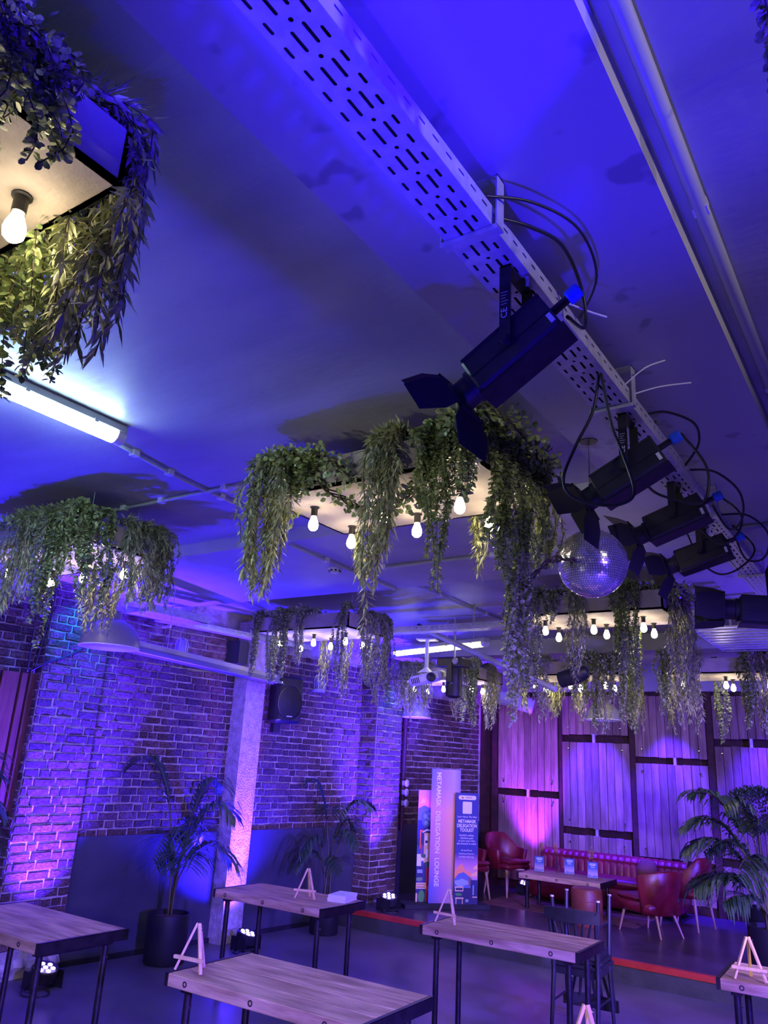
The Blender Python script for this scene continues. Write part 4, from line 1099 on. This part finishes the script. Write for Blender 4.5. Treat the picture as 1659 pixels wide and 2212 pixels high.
armchair('dark red tub armchair half hidden behind the right banner', -5.42, 10.22, math.radians(-20))
armchair('dark red tub armchair with high back, left of the coffee table', -5.16, 10.98, math.radians(-22))
armchair('red tub armchair seen from behind, next to the palm at the right', -2.60, 10.62, math.radians(168))

t = thing('cocktail_chair', 'dark red cocktail chair with its back to us on splayed wooden legs', 'armchair', (-2.80, 9.84, .2), math.radians(151))
tub_shell(.25, .28, math.radians(72), lambda a: .69 - .07 * (abs(a) / 1.26) ** 2, .22, .06, .08, 26).build('backrest', M['leatherred'], t, 'full')
MB().cbox(-.20, .33, -.245, .245, .22, .36, .04).build('seat', M['leatherred'], t, 'full')
MB().cbox(-.17, .34, -.25, .25, .345, .40, .026).build('seat_cushion', M['leatherred'], t, 'full')
for a, b in (((.25, .19), (.31, .22)), ((.25, -.19), (.31, -.22)), ((-.17, .13), (-.27, .17)), ((-.17, -.13), (-.27, -.17))):
    leg(t, (a[0], a[1], .24), (b[0], b[1], 0), .017, .009)

# sofa with channelled back
t = thing('leather_sofa', 'long red leather sofa with a channelled back in front of the panel wall', 'sofa', (-4.76, 10.80, .2))
L = 2.0
MB().cbox(0, L, .02, .66, .05, .30, .04).build('base', M['leatherred'], t, 'full')
MB().cbox(.0, L, -.01, .50, .29, .40, .045).build('seat_cushion', M['leatherred'], t, 'full')
nch = 22
for k in range(nch):
    xa = k * L / nch; xb = (k + 1) * L / nch; vs = []; fs = []
    for i, x in enumerate((xa, xa + .012, (xa + xb) / 2, xb - .012, xb)):
        b = (0, .006, .009, .006, 0)[i]
        pr = [(.44 - b, .36), (.46 - b, .50), (.50 - b, .60 + b), (.57, .64 + b), (.64 + b, .60 + b), (.67 + b, .45), (.67, .05)]
        vs += [(x, y, z) for y, z in pr]
    for i in range(4):
        for j in range(6): fs.append((i * 7 + j, (i + 1) * 7 + j, (i + 1) * 7 + j + 1, i * 7 + j + 1))
    MB().add(vs, fs).build('back_channel', M['leatherred'], t, 'full')
MB().box(.02, L - .02, .47, .66, .06, .58).build('back_frame', M['leatherred'], t)
for x in (.08, L - .08):
    for y in (.08, .60): MB().tube([(x, y, .06), (x, y, 0)], .02, 8).build('foot', M['blackmatt'], t)
o = MB().add(*(lambda m: (m.v, m.f))(MB().lathe([(.001, -.16), (.12, -.14), (.17, 0), (.12, .14), (.001, .16)], 12)), Matrix.Diagonal((.8, .3, .75, 1))).build('cushion', M['rug'], None, 'full')
o.location = (-3.22, 11.14, .735); o.rotation_euler = (-.35, .1, 0); tag(o, 'patterned cushion leaning on the red sofa beside the cocktail chair', 'cushion')

t = thing('leather_pouf', 'round brown leather pouf in front of the coffee table', 'pouf', (-3.53, 9.72, .2))
MB().lathe([(.001, 0), (.17, 0), (.18, .02), (.18, .36), (.17, .39), (.15, .40), (.001, .405)], 40).build('body', M['leatherbrown'], t, True)
for z in (.14, .27): MB().lathe([(.180, z - .004), (.183, z), (.180, z + .004)], 40).build('seam', M['leatherbrown'], t, 'full')
t = struct('rug', MB().box(-5.10, -3.05, 10.02, 11.35, .2, .2035), M['rug']); del t['kind']; tag(t, 'worn reddish rug under the coffee table on the stage', 'rug')

# flyers in holders and dried flowers in bottles on the coffee table
def gradient(name, stops, axis=2, stops2=None, fac=.4):
    mt, nt, b = newmat(name); b.inputs['Roughness'].default_value = .45; Lk = nt.links.new
    tc = nt.nodes.new('ShaderNodeTexCoord'); sp = nt.nodes.new('ShaderNodeSeparateXYZ'); Lk(tc.outputs['Generated'], sp.inputs[0])
    def ramp(st, out):
        r = nt.nodes.new('ShaderNodeValToRGB'); e = r.color_ramp.elements
        while len(e) < len(st): e.new(.5)
        for el, (p, c) in zip(e, st): el.position = p; el.color = (*c, 1)
        Lk(sp.outputs[out], r.inputs['Fac']); return r
    r1 = ramp(stops, axis)
    if stops2:
        r2 = ramp(stops2, 0); mx = nt.nodes.new('ShaderNodeMix'); mx.data_type = 'RGBA'; mx.inputs[0].default_value = fac
        Lk(r1.outputs[0], mx.inputs[6]); Lk(r2.outputs[0], mx.inputs[7]); Lk(mx.outputs[2], b.inputs['Base Color'])
    else: Lk(r1.outputs[0], b.inputs['Base Color'])
    return mt


M['flyer'] = gradient('flyer_print', [(0, (.45, .5, .6)), (.25, (.5, .42, .45)), (.42, (.30, .30, .5)), (.6, (.06, .16, .42)), (1, (.04, .15, .45))])
pc = {k: pcol('print_' + k, c) for k, c in dict(white=(.85, .85, .75), navy=(.01, .02, .08), cloud=(.95, .32, .10), cloud2=(.95, .55, .20), hill=(.10, .16, .28), tree=(.05, .14, .05), leafy=(.16, .30, .10), dark=(.015, .02, .06), orange=(.75, .14, .02), red=(.55, .03, .01), cream=(.80, .58, .22), green=(.06, .32, .03), sky=(.30, .42, .40), brown=(.25, .12, .04)).items()}
for k, (x, y, lb) in enumerate(((-4.40, 10.36, 'leaflet in a clear stand at the left end of the coffee table'), (-4.04, 10.50, 'leaflet in a clear stand in the middle of the coffee table'), (-3.70, 10.42, 'leaflet in a clear stand at the right end of the coffee table'))):
    t = thing('leaflet_stand', lb, 'leaflet', (x, y, .62), math.radians(12), 'blue leaflets on the coffee table')
    A = Matrix.Rotation(math.radians(-10), 4, 'X')
    MB().box(-.066, .066, 0, .0015, .004, .196, A).box(-.066, .066, -.002, .06, 0, .003).build('clear_stand', M['glass'], t)
    f = MB().box(-.062, .062, -.0015, -.0005, .008, .190).build('leaflet', M['flyer'], t); f.rotation_euler = (math.radians(-10), 0, 0)
    for q, (wd, z) in enumerate(((.075, .172), (.085, .160), (.06, .148), (.05, .128))):
        MB().box(-wd / 2, wd / 2, -.0022, -.0015, z - .0035, z + .0035).build('printed_line', pc['white'], f)
    vg = MB(); r = random.Random(k)
    for q in range(7): xx = -.055 + q * .016; hh = r.uniform(.012, .03); vg.box(xx, xx + .012, -.0022, -.0015, .012, .012 + hh)
    vg.build('printed_village', pc['hill'], f)
for k, (x, y, lb) in enumerate(((-4.44, 10.53, 'small bottle of dried flowers behind the left leaflet'), (-4.22, 10.55, 'small bottle of dried flowers between two leaflets'), (-3.76, 10.56, 'small bottle of dried flowers behind the right leaflet'))):
    t = thing('flower_bottle', lb, 'vase', (x, y, .62), 0, 'bottles of dried flowers on the coffee table')
    MB().lathe([(.001, .003), (.030, .003), (.032, .01), (.032, .07), (.014, .10), (.012, .135), (.015, .14), (.010, .138), (.010, .10), (.028, .068), (.028, .012), (.001, .010)], 16).build('bottle', M['glass'], t, True)
    r = random.Random(60 + k)
    for q in range(9):
        a = r.uniform(0, 6.28); d = r.uniform(.01, .05); h = r.uniform(.23, .33)
        MB().tube([(0, 0, .02), (.2 * d * math.cos(a), .2 * d * math.sin(a), .14), (d * math.cos(a), d * math.sin(a), h)], .0013, 4).build('stem', M['twig'], t)
        fl = MB()
        for z in range(10):
            v = Vector((r.uniform(-.017, .017), r.uniform(-.017, .017), r.uniform(-.026, .026))); c = Vector((d * math.cos(a), d * math.sin(a), h)) + v; e = Vector((r.uniform(-.01, .01), r.uniform(-.01, .01), .012))
            s_ = e.orthogonal().normalized() * .007; fl.add([c, c + e * .5 + s_, c + e, c + e * .5 - s_], [(0, 1, 2, 3)])
        o = fl.build('flower_head', M['cover'], t); o['kind'] = 'stuff'

# ---- stacked bistro chairs
def bistro(label, loc, rot):
    t = thing('bistro_chair', label, 'chair', loc, 0, 'two dark bentwood chairs stacked seat to seat'); t.rotation_euler = rot
    MB().cbox(-.20, .20, -.19, .20, .435, .468, .012).build('seat', M['black'], t)
    MB().box(-.17, .17, -.165, .17, .38, .436).build('apron', M['black'], t)
    for sx in (-1, 1):
        l = MB().tube([(sx * .165, .165, .44), (sx * .185, .19, .0)], [.019, .014], 8).build('leg', M['black'], t, True)
        MB().lathe([(.001, 0), (.0145, 0), (.0145, .012)], 10, Matrix.Translation((sx * .185, .19, 0))).build('foot_glide', M['whiteplastic'], l)
        l = MB().tube([(sx * .18, -.235, .0), (sx * .175, -.18, .40), (sx * .178, -.19, .60), (sx * .19, -.255, .86)], [.015, .02, .019, .016], 8).build('leg', M['black'], t, True)
        MB().lathe([(.001, 0), (.0155, 0), (.0155, .012)], 10, Matrix.Translation((sx * .18, -.235, 0))).build('foot_glide', M['whiteplastic'], l)
    def arc(z, y0, dep, h, th, w):
        vs = []; fs = []; n = 12
        for i in range(n + 1):
            f = -1 + 2 * i / n; x = f * w; y = y0 - dep * (1 - f * f); hh = h * (1 - .18 * f * f)
            vs += [(x, y, z - hh / 2), (x, y - th, z - hh / 2), (x, y - th, z + hh / 2), (x, y, z + hh / 2)]
        for i in range(n):
            for j in range(4): fs.append((i * 4 + j, i * 4 + (j + 1) % 4, (i + 1) * 4 + (j + 1) % 4, (i + 1) * 4 + j))
        fs += [(3, 2, 1, 0), (n * 4, n * 4 + 1, n * 4 + 2, n * 4 + 3)]
        return MB().add(vs, fs)
    arc(.82, -.235, .035, .10, .022, .225).build('top_rail', M['black'], t, True)
    arc(.53, -.165, .02, .035, .018, .185).build('lower_rail', M['black'], t, True)
    for k in range(6):
        f = -1 + 2 * k / 5
        MB().tube([(f * .085, -.185 - .012, .53), (f * .125, -.215 - .02, .67), (f * .155, -.25 - .02 * (1 - f * f), .79)], [.009, .012, .010], 6).build('back_slat', M['black'], t, True)
    for z, y in ((.20, 0),):
        MB().tube([(-.17, -.2, z), (-.175, .17, z)], .009, 6).tube([(.17, -.2, z), (.175, .17, z)], .009, 6).build('stretcher', M['black'], t)
    return t


bistro('dark bentwood chair standing upright under the upturned one, back towards us', (-2.49, 6.72, 0), (0, 0, math.radians(3)))
bistro('upturned dark bentwood chair stacked on the upright one, legs in the air', (-2.50, 6.74, .937), (PI, 0, math.radians(6)))

# ================================================================ BANNERS
t = thing('banner_display', 'display of three printed banners on a black base at the stage edge', 'banner', (-5.47, 8.79, .2), math.atan2(.763, .646))
MB().cbox(0, 1.11, 0, .30, 0, .052, .004).build('base', M['blackmatt'], t)
g1 = gradient('banner_gradient', [(0, (.05, .09, .30)), (.12, (.08, .10, .32)), (.38, (.75, .28, .20)), (.68, (.95, .38, .22)), (.86, (.25, .22, .36)), (1, (.10, .18, .34))], 2,
              [(0, (.12, .14, .40)), (.45, (.75, .28, .24)), (.78, (.98, .62, .06)), (1, (.40, .22, .30))], .4)
g2 = gradient('toolkit_gradient', [(0, (.04, .06, .25)), (.16, (.12, .22, .50)), (.26, (.85, .36, .22)), (.36, (.45, .2, .28)), (.45, (.02, .04, .15)), (1, (.008, .025, .12))])
g3 = gradient('town_gradient', [(0, (.02, .03, .10)), (.5, (.03, .06, .22)), (.78, (.10, .16, .30)), (.84, (.85, .36, .22)), (.92, (.70, .30, .34)), (1, (.55, .30, .42))])
pm = MB().box(.336, .735, .12, .128, .05, 1.636).build('banner_panel', g1, t)
o = inst('lettering', text_mesh('METAMASK  DELEGATION  LOUNGE', .085, pc['white'], ext=.0006, bold=.0012), pm, (.432, .1195, .918), (PI / 2, PI / 2, 0))
bb = [v.co.x for v in o.data.vertices]; k = 1.353 / (max(bb) - min(bb)); o.scale = (k, 1.0, 1)
# right panel
X0 = .654; pr = MB().box(X0, X0 + .310, .06, .068, .05, 1.360).build('banner_panel', g2, t)
pr['label'] = 'navy banner panel with white heading and blank code card'
Y = .0595


def rrect(w, h, r, n=5):
    out = []
    for cx, cz, a0 in ((w / 2 - r, h / 2 - r, 0), (-w / 2 + r, h / 2 - r, 90), (-w / 2 + r, -h / 2 + r, 180), (w / 2 - r, -h / 2 + r, 270)):
        for i in range(n): a = math.radians(a0 + 90 * i / (n - 1)); out.append((cx + r * math.cos(a), cz + r * math.sin(a)))
    return out


def flat(poly, mt, par, x, z, y=Y, nm='print', d=.0005):
    return MB().prism(poly, d, Matrix.Translation((x, y - d, z))).build(nm, mt, par)


cxm = X0 + .155
flat(rrect(.245, .052, .025), pc['white'], pr, cxm, 1.302, nm='logo_plate')
fox = [(-.014, .012), (-.006, .007), (.006, .007), (.014, .012), (.012, .001), (.013, -.007), (.006, -.012), (-.006, -.012), (-.013, -.007), (-.012, .001)]
flat(fox, pc['brown'], pr, cxm - .066, 1.302, Y - .0006, 'logo_mark')
flat([(-.006, .004), (0, .001), (.006, .004), (.004, -.008), (-.004, -.008)], pc['orange'], pr, cxm - .066, 1.302, Y - .0012, 'logo_mark')
flat(rrect(.128, .146, .012), pc['white'], pr, cxm, 1.180, nm='blank_card')


def line(txt, z, size, wd, bold=0.0, mt='white'):
    me = text_mesh(txt, size, pc[mt], ext=.0003, bold=bold); xs = [v.co.x for v in me.vertices]
    o = inst('lettering', me, pr, (cxm, Y - .0004, z), (PI / 2, 0, 0)); k = wd / (max(xs) - min(xs)); o.scale = (k, 1, 1)


line('METAMASK', 1.302, .022, .085, .0004, 'brown'); bpy.data.objects['lettering.001'].location.x = cxm + .022; bpy.data.objects['lettering.001'].location.y = Y - .0012
line('Learn About The New', 1.070, .033, .265)
line('METAMASK', 1.015, .056, .245, .0014); line('DELEGATION', .962, .056, .27, .0014); line('TOOLKIT', .910, .056, .19, .0014)
for i, s_ in enumerate(('Invisible wallets.', 'Quickest path', "to your user's first", 'aha moment in web3.')): line(s_, .850 - i * .033, .033, (.205, .175, .225, .265)[i])
for i, s_ in enumerate(('No Seed Phrase', 'No Browser Extension', 'No Mobile Wallet App')): line(s_, .672 - i * .038, .026, (.15, .205, .20)[i])


def blob(cx, cz, rx, rz, n=14, seed=0, rough=.25):
    r = random.Random(seed); return [(cx + rx * math.cos(2 * PI * i / n) * (1 + r.uniform(-rough, rough)), cz + rz * math.sin(2 * PI * i / n) * (1 + r.uniform(-rough, rough))) for i in range(n)]


def art(par, x0, y, items):
    for i, (poly, c) in enumerate(items):
        flat([(max(0, a), b) for a, b in poly], pc[c], par, x0, 0, y - .0003 * (i + 1), 'printed_shape', .0003)


B = lambda a, b, c, d: [(a, c), (b, c), (b, d), (a, d)]
art(pr, X0, .06, [([(.0, .40), (.03, .47), (.09, .52), (.14, .44), (.19, .42), (.25, .40), (.30, .43), (.308, .38), (.0, .34)], 'cloud'),
    ([(.24, .46), (.27, .49), (.308, .51), (.308, .45)], 'cloud2'), ([(.22, .40), (.26, .41), (.308, .44), (.308, .38), (.23, .37)], 'cloud2'),
    ([(.0, .34), (.05, .40), (.12, .42), (.2, .37), (.24, .34), (.24, .25), (.0, .25)], 'hill'),
    (blob(.10, .30, .10, .04, 12, 3), 'sky'), (B(.19, .22, .26, .36), 'brown'), (B(.215, .308, .10, .33), 'navy'), (B(.0, .308, .05, .24), 'dark'),
    (B(.01, .12, .20, .255), 'cream'), (B(.02, .11, .212, .24), 'dark'), (B(.015, .125, .115, .13), 'cream'), (B(.02, .03, .055, .115), 'cream'), (B(.105, .115, .055, .115), 'cream'), (B(.24, .308, .13, .142), 'cream'),
    (blob(.06, .165, .05, .018, 10, 8), 'green'), (B(.15, .19, .08, .11), 'sky'), (B(.245, .26, .16, .27), 'sky')])
pl = MB().box(.200, .400, .22, .228, .05, 1.366).build('banner_panel', g3, t); pl['label'] = 'banner panel printed with an illustrated town'
art(pl, .20, .22, [([(.0, 1.19), (.05, 1.24), (.09, 1.29), (.13, 1.24), (.17, 1.21), (.20, 1.18), (.20, 1.14), (.0, 1.14)], 'cloud'), ([(.02, 1.20), (.06, 1.27), (.10, 1.22)], 'cloud2'),
    ([(.0, 1.14), (.08, 1.18), (.20, 1.13), (.20, .98), (.0, .98)], 'hill'), (B(.0, .20, .70, 1.0), 'dark'), (blob(.13, 1.02, .095, .10, 18, 2, .12), 'tree'),
    (blob(.10, 1.05, .030, .028, 10, 4), 'leafy'), (blob(.16, 1.02, .030, .028, 10, 5), 'leafy'), (blob(.11, .97, .028, .025, 10, 6), 'leafy'), (blob(.15, 1.08, .024, .022, 10, 7), 'leafy'),
    ([(.06, .86), (.12, .895), (.20, .89), (.20, .87), (.12, .875), (.07, .85)], 'white'), (B(.09, .18, .50, .85), 'cream'), (B(.10, .13, .70, .82), 'white'), (B(.105, .14, .73, .76), 'navy'), (B(.15, .19, .74, .80), 'sky'), (B(.12, .15, .56, .66), 'white'),
    (B(.03, .048, .66, .88), 'orange'), (B(.03, .075, .865, .885), 'orange'), (B(.05, .065, .60, .72), 'red'), (B(.0, .06, .46, .60), 'white'), (B(.0, .09, .30, .46), 'navy'), (B(.01, .08, .38, .42), 'sky'), (B(.05, .10, .52, .60), 'white'),
    (blob(.08, .58, .035, .025, 10, 11), 'tree'), (blob(.15, .48, .055, .03, 12, 12), 'tree'), (B(.13, .20, .05, .45), 'red'), (B(.12, .20, .20, .235), 'orange'), (B(.0, .13, .20, .27), 'cream'), (B(.01, .12, .215, .225), 'brown'), (B(.01, .12, .245, .252), 'brown'),
    (blob(.04, .31, .05, .025, 10, 13), 'leafy'), (B(.0, .12, .05, .19), 'dark'), (blob(.075, .11, .045, .075, 14, 14, .06), 'green'), (B(.0, .02, .05, .15), 'cream'), (blob(.17, .19, .020, .024, 12, 15, .05), 'sky')])
